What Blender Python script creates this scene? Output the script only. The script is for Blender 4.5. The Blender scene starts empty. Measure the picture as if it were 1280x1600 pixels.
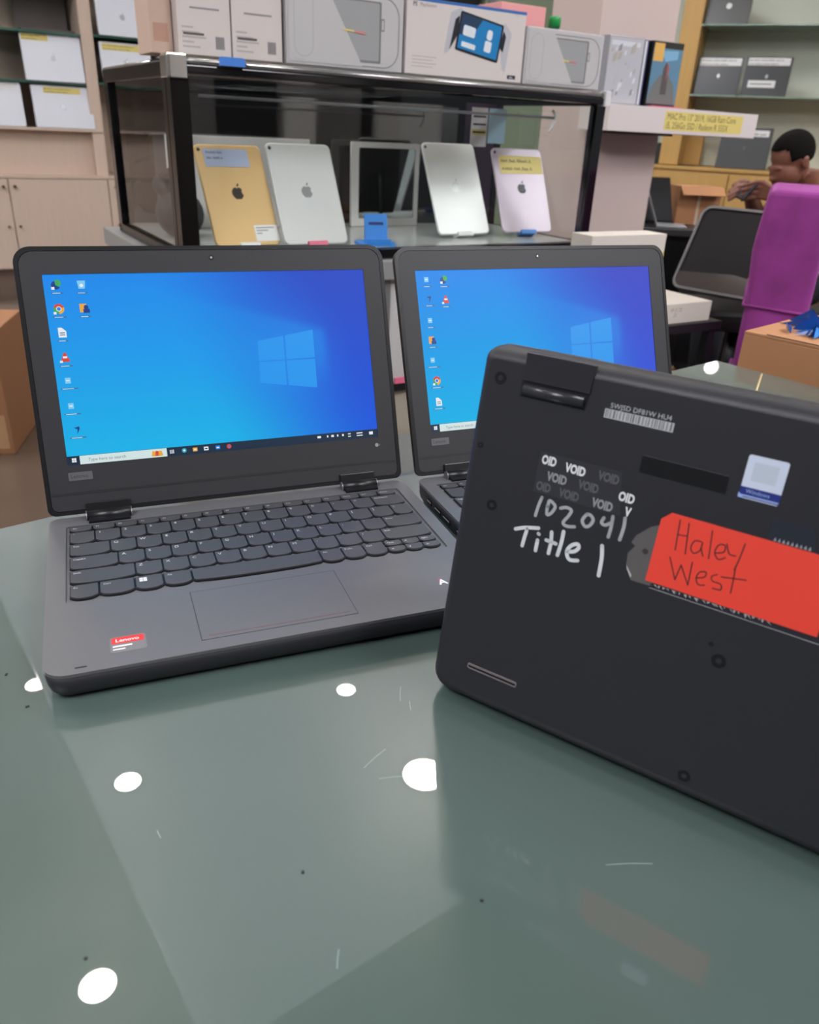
import bpy, bmesh, math, random
from mathutils import Matrix, Vector
from mathutils.geometry import tessellate_polygon
random.seed(4)
sc = bpy.context.scene
COL = sc.collection
R = math.radians

# ------------------------------------------------------------------ camera, world, light, exposure
FPX, PITCH, ROLL, CAMZ, TZ = 1225.592, 0.4538526, -0.0490839, 1.02221, 0.72
cam = bpy.data.cameras.new('camera'); cam_o = bpy.data.objects.new('camera', cam); COL.objects.link(cam_o)
cam.sensor_fit = 'VERTICAL'; cam.sensor_height = 24.0; cam.sensor_width = 24.0
cam.lens = 24.0 * FPX / 1600.0
_f = Vector((0, math.cos(PITCH), -math.sin(PITCH))); _r = Vector((1, 0, 0)); _d = Vector((0, -math.sin(PITCH), -math.cos(PITCH)))
_c, _s = math.cos(ROLL), math.sin(ROLL)
_rr = _r*_c + _d*_s; _dd = _d*_c - _r*_s
mw = Matrix.Identity(4)
for i in range(3):
    mw[i][0] = _rr[i]; mw[i][1] = -_dd[i]; mw[i][2] = -_f[i]
mw[2][3] = CAMZ
cam_o.matrix_world = mw
cam.clip_start = 0.02; cam.clip_end = 60
cam.dof.use_dof = True; cam.dof.focus_distance = 0.62; cam.dof.aperture_fstop = 8.0
sc.camera = cam_o
sc.view_settings.view_transform = 'Standard'; sc.view_settings.look = 'None'
sc.view_settings.gamma = 1.0; sc.view_settings.use_curve_mapping = False
sc.view_settings.exposure = 0.28
world = bpy.data.worlds.new('world'); sc.world = world; world.use_nodes = True
bgn = world.node_tree.nodes['Background']; bgn.inputs[0].default_value = (0.86, 0.93, 1.0, 1); bgn.inputs[1].default_value = 0.28
CEIL = 2.9
LUM = .62            # added glow that brightens the large pale ceiling field

# ------------------------------------------------------------------ helpers
def lin(h):
    if isinstance(h, str):
        c = [int(h[i:i+2], 16)/255 for i in (0, 2, 4)]
    else:
        c = [v/255 for v in h]
    return tuple(v/12.92 if v <= .04045 else ((v+.055)/1.055)**2.4 for v in c) + (1,)
MATS = {}
def mat(name, col, rough=.5, metal=0, emit=None, es=0, noise=0, nscale=20, bump=0, coat=0, ior=1.45, stretch=None, spec=.5, alpha=1):
    if name in MATS: return MATS[name]
    m = bpy.data.materials.new(name); m.use_nodes = True; nt = m.node_tree; N = nt.nodes; L = nt.links
    b = N['Principled BSDF']; c = lin(col)
    b.inputs['Base Color'].default_value = c; b.inputs['Roughness'].default_value = rough
    b.inputs['Metallic'].default_value = metal; b.inputs['IOR'].default_value = ior
    b.inputs['Specular IOR Level'].default_value = spec
    b.inputs['Coat Weight'].default_value = coat; b.inputs['Coat Roughness'].default_value = .03
    if emit is not None:
        b.inputs['Emission Color'].default_value = lin(emit); b.inputs['Emission Strength'].default_value = es
    if noise or bump:
        tc = N.new('ShaderNodeTexCoord'); mp = N.new('ShaderNodeMapping'); nz = N.new('ShaderNodeTexNoise')
        L.new(tc.outputs['Object'], mp.inputs[0]); L.new(mp.outputs[0], nz.inputs[0])
        if stretch: mp.inputs['Scale'].default_value = stretch
        nz.inputs['Scale'].default_value = nscale; nz.inputs['Detail'].default_value = 4
        if noise:
            mx = N.new('ShaderNodeMix'); mx.data_type = 'RGBA'
            mx.inputs[6].default_value = tuple(v*(1-noise) for v in c[:3])+(1,)
            mx.inputs[7].default_value = tuple(min(1, v*(1+noise)) for v in c[:3])+(1,)
            L.new(nz.outputs[0], mx.inputs[0]); L.new(mx.outputs[2], b.inputs['Base Color'])
        if bump:
            bp = N.new('ShaderNodeBump'); bp.inputs['Strength'].default_value = bump; bp.inputs['Distance'].default_value = .002
            L.new(nz.outputs[0], bp.inputs['Height']); L.new(bp.outputs[0], b.inputs['Normal'])
    MATS[name] = m
    return m
def glassmat(name, col=(250, 252, 250), f=.10):
    if name in MATS: return MATS[name]
    m = bpy.data.materials.new(name); m.use_nodes = True; nt = m.node_tree; N = nt.nodes; L = nt.links
    N.remove(N['Principled BSDF']); out = N['Material Output']
    t = N.new('ShaderNodeBsdfTransparent'); t.inputs[0].default_value = lin(col)
    g = N.new('ShaderNodeBsdfGlossy'); g.inputs['Roughness'].default_value = .02
    fr = N.new('ShaderNodeFresnel'); fr.inputs[0].default_value = 1.5
    ge = N.new('ShaderNodeNewGeometry'); sb = N.new('ShaderNodeMath'); sb.operation = 'SUBTRACT'; sb.inputs[0].default_value = 1; L.new(ge.outputs['Backfacing'], sb.inputs[1])
    mu = N.new('ShaderNodeMath'); mu.operation = 'MULTIPLY'; L.new(fr.outputs[0], mu.inputs[0]); L.new(sb.outputs[0], mu.inputs[1])
    mx = N.new('ShaderNodeMixShader'); L.new(mu.outputs[0], mx.inputs[0]); L.new(t.outputs[0], mx.inputs[1]); L.new(g.outputs[0], mx.inputs[2])
    L.new(mx.outputs[0], out.inputs[0]); MATS[name] = m
    return m

I4 = Matrix.Identity(4)
def T(x, y, z): return Matrix.Translation((x, y, z))
def RZ(a): return Matrix.Rotation(a, 4, 'Z')
def RX(a): return Matrix.Rotation(a, 4, 'X')
def RY(a): return Matrix.Rotation(a, 4, 'Y')
def cols(o, x, y, z):
    m = Matrix.Identity(4)
    for i in range(3): m[i][0] = x[i]; m[i][1] = y[i]; m[i][2] = z[i]; m[i][3] = o[i]
    return m
class MB:
    def __init__(s): s.bm = bmesh.new()
    def box(s, x0, x1, y0, y1, z0, z1, M=I4, mi=0, bev=0, seg=2):
        t = bmesh.new(); bmesh.ops.create_cube(t, size=1)
        for v in t.verts: v.co = Vector(((x0+x1)/2+v.co.x*(x1-x0), (y0+y1)/2+v.co.y*(y1-y0), (z0+z1)/2+v.co.z*(z1-z0)))
        if bev: bmesh.ops.bevel(t, geom=t.edges[:], offset=bev, segments=seg, profile=.6, affect='EDGES')
        return s.merge(t, M, mi)
    def merge(s, t, M=I4, mi=0, keep=False):
        vm = {v: s.bm.verts.new(M @ v.co) for v in t.verts}
        for f in t.faces:
            try:
                nf = s.bm.faces.new([vm[v] for v in f.verts]); nf.material_index = f.material_index if keep else mi; nf.smooth = f.smooth
            except ValueError: pass
        t.free(); return s
    def mesh(s, me, M=I4, mi=0):
        vs = [s.bm.verts.new(M @ v.co) for v in me.vertices]
        for p in me.polygons:
            try: s.bm.faces.new([vs[i] for i in p.vertices]).material_index = mi
            except ValueError: pass
        return s
    def loft(s, rings, M=I4, mi=0, cap=True, capmi=None, smooth=True, close=True):
        vr = [[s.bm.verts.new(M @ Vector(p)) for p in r] for r in rings]; n = len(vr[0])
        for a, b in zip(vr, vr[1:]):
            for i in range(n if close else n-1):
                j = (i+1) % n
                f = s.bm.faces.new([a[i], a[j], b[j], b[i]]); f.material_index = mi; f.smooth = smooth
        if cap:
            f = s.bm.faces.new(list(reversed(vr[0]))); f.material_index = mi
            f = s.bm.faces.new(vr[-1]); f.material_index = mi if capmi is None else capmi
        return s
    def prism(s, pts, z0, z1, M=I4, mi=0):   # any simple polygon
        a = [s.bm.verts.new(M @ Vector((p[0], p[1], z0))) for p in pts]; b = [s.bm.verts.new(M @ Vector((p[0], p[1], z1))) for p in pts]
        n = len(pts)
        for i in range(n):
            j = (i+1) % n; s.bm.faces.new([a[i], a[j], b[j], b[i]]).material_index = mi
        for tri in tessellate_polygon([[Vector((p[0], p[1], 0)) for p in pts]]):
            s.bm.faces.new([b[i] for i in tri]).material_index = mi
            s.bm.faces.new([a[i] for i in reversed(tri)]).material_index = mi
        return s
    def plate(s, outer, inner, z0, z1, M=I4, mi=0):  # plate with a hole
        vo = [Vector((p[0], p[1], 0)) for p in outer]; vi = [Vector((p[0], p[1], 0)) for p in inner]
        al = vo+vi; A = [s.bm.verts.new(M @ Vector((p.x, p.y, z0))) for p in al]; B = [s.bm.verts.new(M @ Vector((p.x, p.y, z1))) for p in al]
        for tri in tessellate_polygon([vo, vi]):
            s.bm.faces.new([B[i] for i in tri]).material_index = mi
            s.bm.faces.new([A[i] for i in reversed(tri)]).material_index = mi
        for base, n in ((0, len(vo)), (len(vo), len(vi))):
            for i in range(n):
                j = (i+1) % n; s.bm.faces.new([A[base+i], A[base+j], B[base+j], B[base+i]]).material_index = mi
        return s
    def cyl(s, p0, p1, r0, r1=None, n=20, M=I4, mi=0, caps=True):
        r1 = r0 if r1 is None else r1; p0 = Vector(p0); p1 = Vector(p1); d = (p1-p0).normalized()
        u = d.orthogonal().normalized(); w = d.cross(u)
        rg = [[p+(u*math.cos(2*math.pi*i/n)+w*math.sin(2*math.pi*i/n))*r for i in range(n)] for p, r in ((p0, r0), (p1, r1))]
        return s.loft(rg, M, mi, cap=caps)
    def tube(s, pts, r, n=10, M=I4, mi=0):
        P = [Vector(p) for p in pts]; rs = r if isinstance(r, (list, tuple)) else [r]*len(P); rg = []
        pu = None
        for i, p in enumerate(P):
            d = (P[min(i+1, len(P)-1)]-P[max(i-1, 0)]).normalized()
            u = d.orthogonal().normalized() if pu is None else (pu-d*pu.dot(d)).normalized()
            pu = u; w = d.cross(u)
            rg.append([p+(u*math.cos(2*math.pi*k/n)+w*math.sin(2*math.pi*k/n))*rs[i] for k in range(n)])
        return s.loft(rg, M, mi)
    def ball(s, c, r, M=I4, mi=0, u=16, v=10):
        t = bmesh.new(); bmesh.ops.create_uvsphere(t, u_segments=u, v_segments=v, radius=1)
        rr = r if isinstance(r, (list, tuple)) else (r, r, r)
        for q in t.verts: q.co = Vector((c[0]+q.co.x*rr[0], c[1]+q.co.y*rr[1], c[2]+q.co.z*rr[2]))
        for f in t.faces: f.smooth = True
        return s.merge(t, M, mi)
    def text(s, txt, size, M=I4, mi=0, align='LEFT', bold=0, h=.00005, sx=1.0):
        me = text_mesh(txt, align, bold); return s.mesh(me, M @ Matrix.Diagonal((size*sx, size, 1, 1)) @ T(0, 0, h), mi)
    def stroke(s, pts, w, z=0, M=I4, mi=0, h=.0001):  # flat pen stroke with round ends
        P = smooth_line(pts) if len(pts) > 2 else [Vector((p[0], p[1])) for p in pts]
        L_, R_ = [], []
        for i, p in enumerate(P):
            d = (P[min(i+1, len(P)-1)]-P[max(i-1, 0)])
            if d.length < 1e-9: d = Vector((1, 0))
            d.normalize(); n = Vector((-d.y, d.x))*w/2
            L_.append(p+n); R_.append(p-n)
        for i in range(len(P)-1):
            q = [L_[i], R_[i], R_[i+1], L_[i+1]]
            s.bm.faces.new([s.bm.verts.new(M @ Vector((a.x, a.y, z+h+i*1e-7))) for a in q]).material_index = mi
        for p in (P[0], P[-1]):
            s.bm.faces.new([s.bm.verts.new(M @ Vector((p.x+math.cos(k*math.pi/6)*w/2, p.y+math.sin(k*math.pi/6)*w/2, z+h+2e-6))) for k in range(12)]).material_index = mi
        return s
    def scribble(s, n, size, M=I4, mi=0, seed=1):   # unreadable handwriting: words of joined up and down strokes
        r = random.Random(seed*31+n); x = 0; c = 0
        while c < n:
            w = min(n-c, r.randint(3, 6)); pts = []
            for i in range(w*2+1): pts.append((x+i*size*.26, size*(r.uniform(.45, .75) if i % 2 else r.uniform(0, .12))))
            s.stroke(pts, size*.13, 0, M, mi, h=.0001); x = pts[-1][0]+size*.4; c += w+1
        return s
    def build(s, name, mats, parent=None, M=None, smooth=None, recalc=True):
        if recalc: bmesh.ops.recalc_face_normals(s.bm, faces=s.bm.faces[:])
        me = bpy.data.meshes.new(name); s.bm.to_mesh(me); s.bm.free()
        for m in (mats if isinstance(mats, (list, tuple)) else [mats]): me.materials.append(m)
        return link(name, me, parent, M)
def link(name, me, parent=None, M=None):
    o = bpy.data.objects.new(name, me); COL.objects.link(o)
    if parent is not None: o.parent = parent
    if M is not None: o.matrix_local = M
    return o
def smooth_line(pts, k=5):
    P = [Vector((p[0], p[1])) for p in pts]; out = []
    for i in range(len(P)-1):
        p0 = P[max(i-1, 0)]; p1 = P[i]; p2 = P[i+1]; p3 = P[min(i+2, len(P)-1)]
        for j in range(k):
            t = j/k
            out.append(.5*((2*p1)+(p2-p0)*t+(2*p0-5*p1+4*p2-p3)*t*t+(3*p1-p0-3*p2+p3)*t**3))
    out.append(P[-1]); return out
_tm = {}
def text_mesh(txt, align, bold):
    k = (txt, align, bold)
    if k in _tm: return _tm[k]
    cu = bpy.data.curves.new('t', 'FONT'); cu.body = txt; cu.size = 1; cu.align_x = align; cu.resolution_u = 3; cu.offset = bold
    o = bpy.data.objects.new('t', cu); COL.objects.link(o)
    dg = bpy.context.evaluated_depsgraph_get(); dg.update()
    me = bpy.data.meshes.new_from_object(o.evaluated_get(dg)); bpy.data.objects.remove(o); _tm[k] = me
    return me
def rrect(x0, x1, y0, y1, r, n=6):
    rs = r if isinstance(r, (list, tuple)) else [r]*4; out = []
    for (cx, cy, a, q) in ((x1-rs[0], y0+rs[0], -90, rs[0]), (x1-rs[1], y1-rs[1], 0, rs[1]), (x0+rs[2], y1-rs[2], 90, rs[2]), (x0+rs[3], y0+rs[3], 180, rs[3])):
        for i in range(n+1):
            t = R(a+90*i/n); out.append((cx+q*math.cos(t), cy+q*math.sin(t)))
    return out
def ring(pts, z): return [(p[0], p[1], z) for p in pts]
def thing(name, label, cat, M=I4, group=None):
    o = bpy.data.objects.new(name, None); COL.objects.link(o); o.matrix_world = M; o.empty_display_size = .05
    return tag(o, label, cat, group)
def tag(o, label, cat, group=None):
    o['label'] = label; o['category'] = cat
    if group: o['group'] = group
    return o
def struct(o): o['kind'] = 'structure'; return o
def copy_tree(o, M, label):
    c = o.copy(); COL.objects.link(c); c.matrix_world = M; c['label'] = label
    for ch in o.children:
        d = ch.copy(); COL.objects.link(d); d.parent = c
        for g in ch.children:
            e = g.copy(); COL.objects.link(e); e.parent = d
    return c
def smooth_all(o, ang=40):
    for p in o.data.polygons: p.use_smooth = True
    return o
# face frame: x right, y2d -> up, normal -> toward the viewer (local -y)
FACE = cols((0, 0, 0), (1, 0, 0), (0, 0, 1), (0, -1, 0))

# logo outlines
def apple_pts(s, cx=0, cy=0):
    P = []
    for i in range(40):
        t = 2*math.pi*i/40; x = math.sin(t); y = math.cos(t)
        rx = .46*(1-.10*max(0, -y)); r = 1
        px = rx*x; py = .47*y
        if y > .6: py -= .10*math.exp(-(x/.22)**2)
        if y < -.6: py += .07*math.exp(-(x/.2)**2)
        d = math.hypot(px-.56, py-.10)
        if d < .24: px = .56-math.sqrt(max(0, .24**2-(py-.10)**2))
        P.append((cx+px*s, cy+py*s))
    return P
def apple_logo(mb, s, M, mi, z=.0002, cx=0, cy=0):
    mb.prism(apple_pts(s, cx, cy), 0, z, M, mi)
    mb.prism([(cx+s*(.03+.0), cy+s*.47), (cx+s*.02, cy+s*.58), (cx+s*.10, cy+s*.70), (cx+s*.20, cy+s*.74), (cx+s*.19, cy+s*.60), (cx+s*.11, cy+s*.49)], 0, z, M, mi)

# ------------------------------------------------------------------ materials
blk = mat('black_plastic', (20, 20, 22), .38)
blk2 = mat('matte_black_plastic', (35, 35, 40), .5, bump=.05, nscale=900)
deckm = mat('graphite_deck', (90, 90, 92), .34, noise=.04, nscale=300)
bezelm = mat('dark_grey_bezel', (42, 42, 45), .5)
keym = mat('key_grey', (66, 66, 69), .42)
legm = mat('key_legend_white', (205, 205, 208), .5)
dark = mat('black_gap', (9, 9, 11), .5)
silver = mat('silver_metal', (190, 192, 196), .3, .6)
white_ink = mat('white_marker', (205, 207, 210), .5)
grey_ink = mat('grey_marker', (160, 162, 165), .5)
white = mat('white_paper', (225, 225, 224), .55)
redm = mat('red_sticker', (205, 40, 38), .4)
navy = mat('navy_print', (36, 48, 120), .4)
yellow = mat('yellow_label', (222, 203, 120), .55)
pen = mat('black_pen', (40, 36, 34), .5)
greyprint = mat('grey_print', (140, 136, 134), .55)
cream = mat('cream_column', (205, 194, 180), .6, noise=.03, nscale=3)
woodL = mat('beige_laminate', (204, 182, 165), .5, noise=.06, nscale=9, stretch=(6, 6, .6))
woodR = mat('honey_wood', (198, 158, 94), .45, noise=.09, nscale=9, stretch=(5, 5, .5))
card = mat('cardboard', (172, 122, 84), .8, noise=.05, nscale=30)
bluetape = mat('blue_tape', (70, 130, 215), .5)
chrome = mat('chrome', (215, 212, 208), .18, .9)
lampm = mat('lamp_diffuser', (255, 250, 240), .4, emit=(255, 246, 232), es=95)
panelm = mat('fill_panel', (255, 255, 255), .4, emit=(250, 250, 255), es=17)
gls = glassmat('clear_glass', (252, 253, 252))
glsg = glassmat('green_edge_glass', (196, 226, 212))

# ------------------------------------------------------------------ room shell
CF = T(-.4874, 1.6808, 0) @ RZ(R(31.6))           # frame of the showcase: x along its front, y away
RF = T(2.85, 6.45, 0) @ RZ(R(-23.9))              # frame of the far right shelf wall
fl = mat('polished_floor', (92, 78, 68), .14, noise=.22, nscale=1.6, bump=.03, ior=1.7)
m = MB(); m.box(-6, 9, -3, 12, -.1, 0); struct(m.build('floor', fl))
ceil_d = mat('ceiling_paint', (175, 168, 150), .9)
ceil_w = mat('added_glow_ceiling', (235, 236, 238), .8, emit=(236, 242, 250), es=LUM)  # emission added to lift the ceiling field, an assumed source
m = MB(); m.box(-6, 9, -3, 12, CEIL, CEIL+.1); struct(m.build('ceiling', ceil_d))
TR = T(-.503, 1.352, 0) @ RZ(R(37))
m = MB(); m.box(0, 3.4, 0, 4.4, CEIL-.06, CEIL-.002, TR); struct(m.build('trim_1', ceil_w))
wl = mat('beige_wall', (196, 172, 155), .7)
m = MB(); m.box(-3.4, 5.25, 4.62, 4.72, 0, CEIL, CF); struct(m.build('wall_left', wl))
m = MB(); m.box(-6, 9, -3.1, -3, 0, CEIL); struct(m.build('wall_back', mat('dark_shopfront', (62, 60, 60), .7)))
wr = mat('pale_green_wall', (205, 210, 194), .6)
m = MB(); m.box(-2.3, 4.2, .46, .56, 0, CEIL, RF); struct(m.build('wall_right', wr))

# ceiling lamps
def downlight(x, y, r, label, z=CEIL-.06, es=None):
    t = thing('ceiling_downlight', label, 'ceiling light', T(x, y, z), 'round ceiling downlights')
    m = MB(); m.plate(rrect(-r*1.25, r*1.25, -r*1.25, r*1.25, r*1.249, 8), rrect(-r, r, -r, r, r*.999, 8), -.012, -.001); m.build('rim', white, t)
    m = MB(); m.prism(rrect(-r*.99, r*.99, -r*.99, r*.99, r*.989, 8), -.008, -.002); m.build('diffuser', lampm, t)
    return t
for i, (x, y, r, w) in enumerate(((-1.08, 2.34, .05, 'above the left end of the glass table'), (-.91, 1.55, .056, 'nearest to the glass table'), (.115, 2.46, .088, 'wider than the rest, over the black showcase'),
                                  (-.26, 2.98, .042, 'above the boxed consoles'), (-1.75, 2.98, .045, 'over the left shelving'))):
    lx = (TR.inverted() @ Vector((x, y, 0))); z = CEIL-.06 if lx.x > 0 and lx.y > 0 else CEIL
    downlight(x, y, r, 'round white ceiling downlight '+w, z)
for i, (x, y, w) in enumerate(((-2.6, 4.6, 'in front of the beige shelving'), (1.0, 3.6, 'above the desk of laptops'), (2.3, 5.2, 'in front of the honey wood shelves'), (3.4, 4.4, 'over the right aisle'), (1.4, 2.2, 'above the purple chair'), (-1.7, 1.3, 'over the left aisle'))):
    lx = (TR.inverted() @ Vector((x, y, 0))); z = CEIL-.06 if 0 < lx.x < 3.4 and 0 < lx.y < 4.4 else CEIL
    downlight(x, y, .07, 'round white ceiling downlight '+w, z)
def fill_panel(x, y, label, sx=.6, sy=.6):  # unseen fill light added to brighten the room
    t = thing('ceiling_fill_panel', label, 'ceiling light', T(x, y, CEIL), 'added ceiling fill lights')
    m = MB(); m.plate(rrect(-sx-.02, sx+.02, -sy-.02, sy+.02, .004, 2), rrect(-sx, sx, -sy, sy, .004, 2), -.014, -.001); m.build('frame', white, t)
    m = MB(); m.box(-sx+.001, sx-.001, -sy+.001, sy-.001, -.008, -.002); m.build('diffuser', panelm, t)
fill_panel(-1.2, -.9, 'added square fill light in the ceiling behind the glass table')
fill_panel(1.9, -.3, 'added square fill light in the ceiling right of the glass table')
fill_panel(-3.3, 2.2, 'added square fill light in the ceiling over the left aisle')
fill_panel(3.2, 2.2, 'added square fill light in the ceiling over the right aisle')
fill_panel(.6, 5.4, 'added square fill light in the ceiling at the back of the shop')

# ------------------------------------------------------------------ glass table
def table_mat():
    m = bpy.data.materials.new('grey_green_glass'); m.use_nodes = True; N = m.node_tree.nodes; L = m.node_tree.links; b = N['Principled BSDF']
    tc = N.new('ShaderNodeTexCoord'); nz = N.new('ShaderNodeTexNoise'); nz.inputs['Scale'].default_value = 3; nz.inputs['Detail'].default_value = 5
    L.new(tc.outputs['Object'], nz.inputs[0])
    mx = N.new('ShaderNodeMix'); mx.data_type = 'RGBA'; mx.inputs[6].default_value = lin((67, 82, 77)); mx.inputs[7].default_value = lin((76, 92, 87))
    L.new(nz.outputs[0], mx.inputs[0]); L.new(mx.outputs[2], b.inputs['Base Color'])
    n2 = N.new('ShaderNodeTexNoise'); n2.inputs['Scale'].default_value = 9; n2.inputs['Detail'].default_value = 6; L.new(tc.outputs['Object'], n2.inputs[0])
    mr = N.new('ShaderNodeMapRange'); mr.inputs[1].default_value = .45; mr.inputs[2].default_value = .8; mr.inputs[3].default_value = .30; mr.inputs[4].default_value = .5
    L.new(n2.outputs[0], mr.inputs[0]); L.new(mr.outputs[0], b.inputs['Roughness'])
    b.inputs['IOR'].default_value = 1.5; b.inputs['Coat Weight'].default_value = 1; b.inputs['Coat Roughness'].default_value = .012; b.inputs['Coat IOR'].default_value = 1.6
    return m
tabm = table_mat()
E1 = Vector((.77, .638, 0)).normalized(); E2 = Vector((.638, -.77, 0)).normalized(); B_ = Vector((.466, 1.211, 0))
TF = cols((B_.x, B_.y, 0), E1, -E2, (0, 0, 1))      # origin at far corner, -x along the back edge, -y along the right edge
tt = thing('glass_table', 'grey-green glass topped table the three laptops stand on', 'table', TF)
m = MB(); m.box(-2.2, 0, -1.75, 0, TZ-.012, TZ, bev=.0015); m.build('glass_top', tabm, tt)
m = MB(); m.box(-2.17, -.03, -1.72, -.03, .05, TZ-.012); m.build('body', mat('table_body', (70, 74, 74), .5), tt)
m = MB(); m.box(-2.13, -.07, -1.68, -.07, 0, .05); m.build('plinth', blk, tt)
def onT(p, z=0): return TF.inverted() @ Vector((p[0], p[1], TZ+z))
m = MB(); a = onT((.509, 1.14)); b = onT((.448, 1.009)); m.tube([a, b], .0016, 6); m.build('edge_strip', mat('beige_strip', (196, 178, 130), .5), tt)
m = MB()
for (x, y, l, an) in ((-.30, .42, .006, .2), (-.235, .372, .002, 1), (-.20, .365, .003, .2), (-.19, .385, .002, .3), (-.21, .345, .002, 0), (-.26, .31, .002, 0), (-.04, .245, .0015, 1), (-.12, .20, .0012, .5), (.04, .235, .0015, 2)):
    q = onT((x, y)); m.box(-l/2, l/2, -.0006, .0006, 0, .0004, T(q.x, q.y, TZ) @ RZ(an))
m.build('dirt_speck', mat('dirt', (30, 34, 34), .8), tt)
scr = mat('pale_scratch', (128, 144, 142), .6)
for (x, y, l, an) in ((.0, .372, .013, .9), (.006, .362, .008, 1.0), (-.012, .318, .018, .25), (-.002, .305, .014, -.5), (.11, .258, .022, -.6), (-.11, .262, .005, 1.5), (-.02, .205, .008, .9)):
    q = onT((x, y)); m = MB(); m.stroke([(-l/2, 0), (0, l*.02), (l/2, 0)], .0004, 0, T(q.x, q.y, TZ) @ RZ(an)); m.build('scratch', scr, tt)

# ------------------------------------------------------------------ laptop
W, D, TK, SD, CH, HS = .290, .204, .0197, .0185, .0378, .144
LH = CH+HS+.0205
def deckp(u, v): return (u/1000-W/2, D/2-v/1000)
def key_outline(w, h):
    b = min(.0022, h*.18); r = .0012; pts = [(0, 0)]
    top = [(r*.3, 0), (w-r*.3, 0), (w, -r*.4), (w, -h+b+r)]
    arc = [(w-r*1.3-(w-2.6*r)*i/8, -h+b*.25*0-(b*.0)+b*(abs(i/4-1)**3)*.9) for i in range(9)]
    return top+arc+[(0, -h+b+r), (0, -r*.4)]
_kc = {}
def key_rows():
    rows = []
    x0 = 15.0; P = 18.2; g = 1.3
    fk = ['Esc']+['F%d' % i for i in range(1, 13)]+['Home', 'End', 'Delete']; w = 261/16
    rows += [(15+i*w, 18.2, w-g, 7.8, k) for i, k in enumerate(fk)]
    r = list('`1234567890-='); xs = [15]+[32.8+i*P for i in range(13)]
    rows += [(xs[i], 28, (xs[i+1]-xs[i])-g, 17.6, k) for i, k in enumerate(r)]+[(xs[13]-P+P-0, 28, 276-xs[13], 17.6, 'Backspace')]
    rows[-1] = (251.2, 28, 24.8, 17.6, 'Backspace')
    rows += [(15, 47.4, 26.4, 17.6, 'Tab')]+[(42.7+i*P, 47.4, (P if i < 12 else 276-261.1+g)-g, 17.6, k) for i, k in enumerate('QWERTYUIOP[]\\')]
    rows += [(15, 67, 31, 17.6, 'CapsLk')]+[(47.3+i*P, 67, P-g, 17.6, k) for i, k in enumerate("ASDFGHJKL;'")]+[(247.5, 67, 28.5, 17.6, 'Enter')]
    rows += [(15, 86.6, 41.2, 17.6, 'Shift')]+[(57.5+i*P, 86.6, P-g, 17.6, k) for i, k in enumerate('ZXCVBNM,./')]+[(239.5, 86.6, 36.5, 17.6, 'Shift')]
    rows += [(15, 106.3, 17, 17, 'Fn'), (33.5, 106.3, 21, 17, 'Ctrl'), (56, 106.3, 17, 17, 'WIN'), (74.6, 106.3, 17.2, 17, 'Alt'), (93.4, 106.3, 89.8, 17, ''), (184.6, 106.3, 15.4, 17, 'Alt'), (201.3, 106.3, 15.4, 17, 'PrtSc'), (218, 106.3, 15.4, 17, 'Ctrl')]
    rows += [(235, 106.3, 12.7, 7.4, 'PgUp'), (249, 106.3, 12.7, 8, '^'), (263, 106.3, 12.7, 7.4, 'PgDn'), (235, 115.6, 12.7, 7.4, '<'), (249, 115, 12.7, 8.4, 'v'), (263, 115.6, 12.7, 7.4, '>')]
    return rows
def key_mesh(w, h, leg):
    k = (round(w, 2), h, leg)
    if k in _kc: return _kc[k]
    w /= 1000; h /= 1000; m = MB()
    o = key_outline(w, h)
    sk = [(w/2+(x-w/2)*(1+.0012/w), -h/2+(y+h/2)*(1+.0016/h)-.0002) for x, y in o]
    m.prism(sk, 0, .0011, mi=1)
    inn = [(w/2+(x-w/2)*(1-.0006/w), -h/2+(y+h/2)*(1-.0006/h)) for x, y in o]
    m.loft([ring(o, .0011), ring(o, .0018), ring(inn, .0020)], smooth=False)
    z = T(0, 0, .0021)
    if leg == 'WIN':
        for i in (0, 1):
            for j in (0, 1): m.box(.0022+i*.0026, .0045+i*.0026, -.0075+j*.0026, -.0052+j*.0026, .002, .0021, mi=2)
    elif leg in ('`', ) or len(leg) == 1: m.text(leg, .0042, T(.0018, -.0052, .0020), 2)
    elif leg and h < .009: m.text(leg, .0024, T(.0018, -.004, .0020), 2)
    elif leg: m.text(leg, .0028, T(.0018, -.0046, .0020), 2)
    me = bpy.data.meshes.new('key'); bmesh.ops.recalc_face_normals(m.bm, faces=m.bm.faces[:]); m.bm.to_mesh(me); m.bm.free()
    for q in (keym, blk, legm): me.materials.append(q)
    _kc[k] = me; return me

def wall_colour(s, t, violet):   # desktop wallpaper, s right, t up, sRGB 0..255
    bt = (10, 184, 236); rt = (22, 88, 226); tr = (38, 74, 200)
    k = min(1, max(0, (s-.26-.20*(1-t))/.60)); k = k*k*(3-2*k)
    u = min(1, max(0, t)); left = [bt[i]*(1-u)+(20, 138, 240)[i]*u for i in range(3)]
    right = [rt[i]*(1-u)+tr[i]*u for i in range(3)]
    c = [left[i]*(1-k)+right[i]*k for i in range(3)]
    # beam of light opening leftwards from the window logo
    if s < .86:
        o = (.86-s); up = .68+.48*o; lo = .34-.02*o
        e = min(1, max(0, (up-t)/.05))*min(1, max(0, (t-lo)/.2))
        f = .42*e*min(1, o/.03)*max(0, 1-o/.8)
        c = [c[i]*(1-f)+(16, 158, 244)[i]*f for i in range(3)]
    g = math.exp(-(((s-.73)/.13)**2+((t-.52)/.24)**2))*.38
    c = [c[i]*(1-g)+(50, 160, 250)[i]*g for i in range(3)]
    if violet: c = [c[0]+38*violet*max(0, s-.3), c[1], c[2]]
    return c
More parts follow.
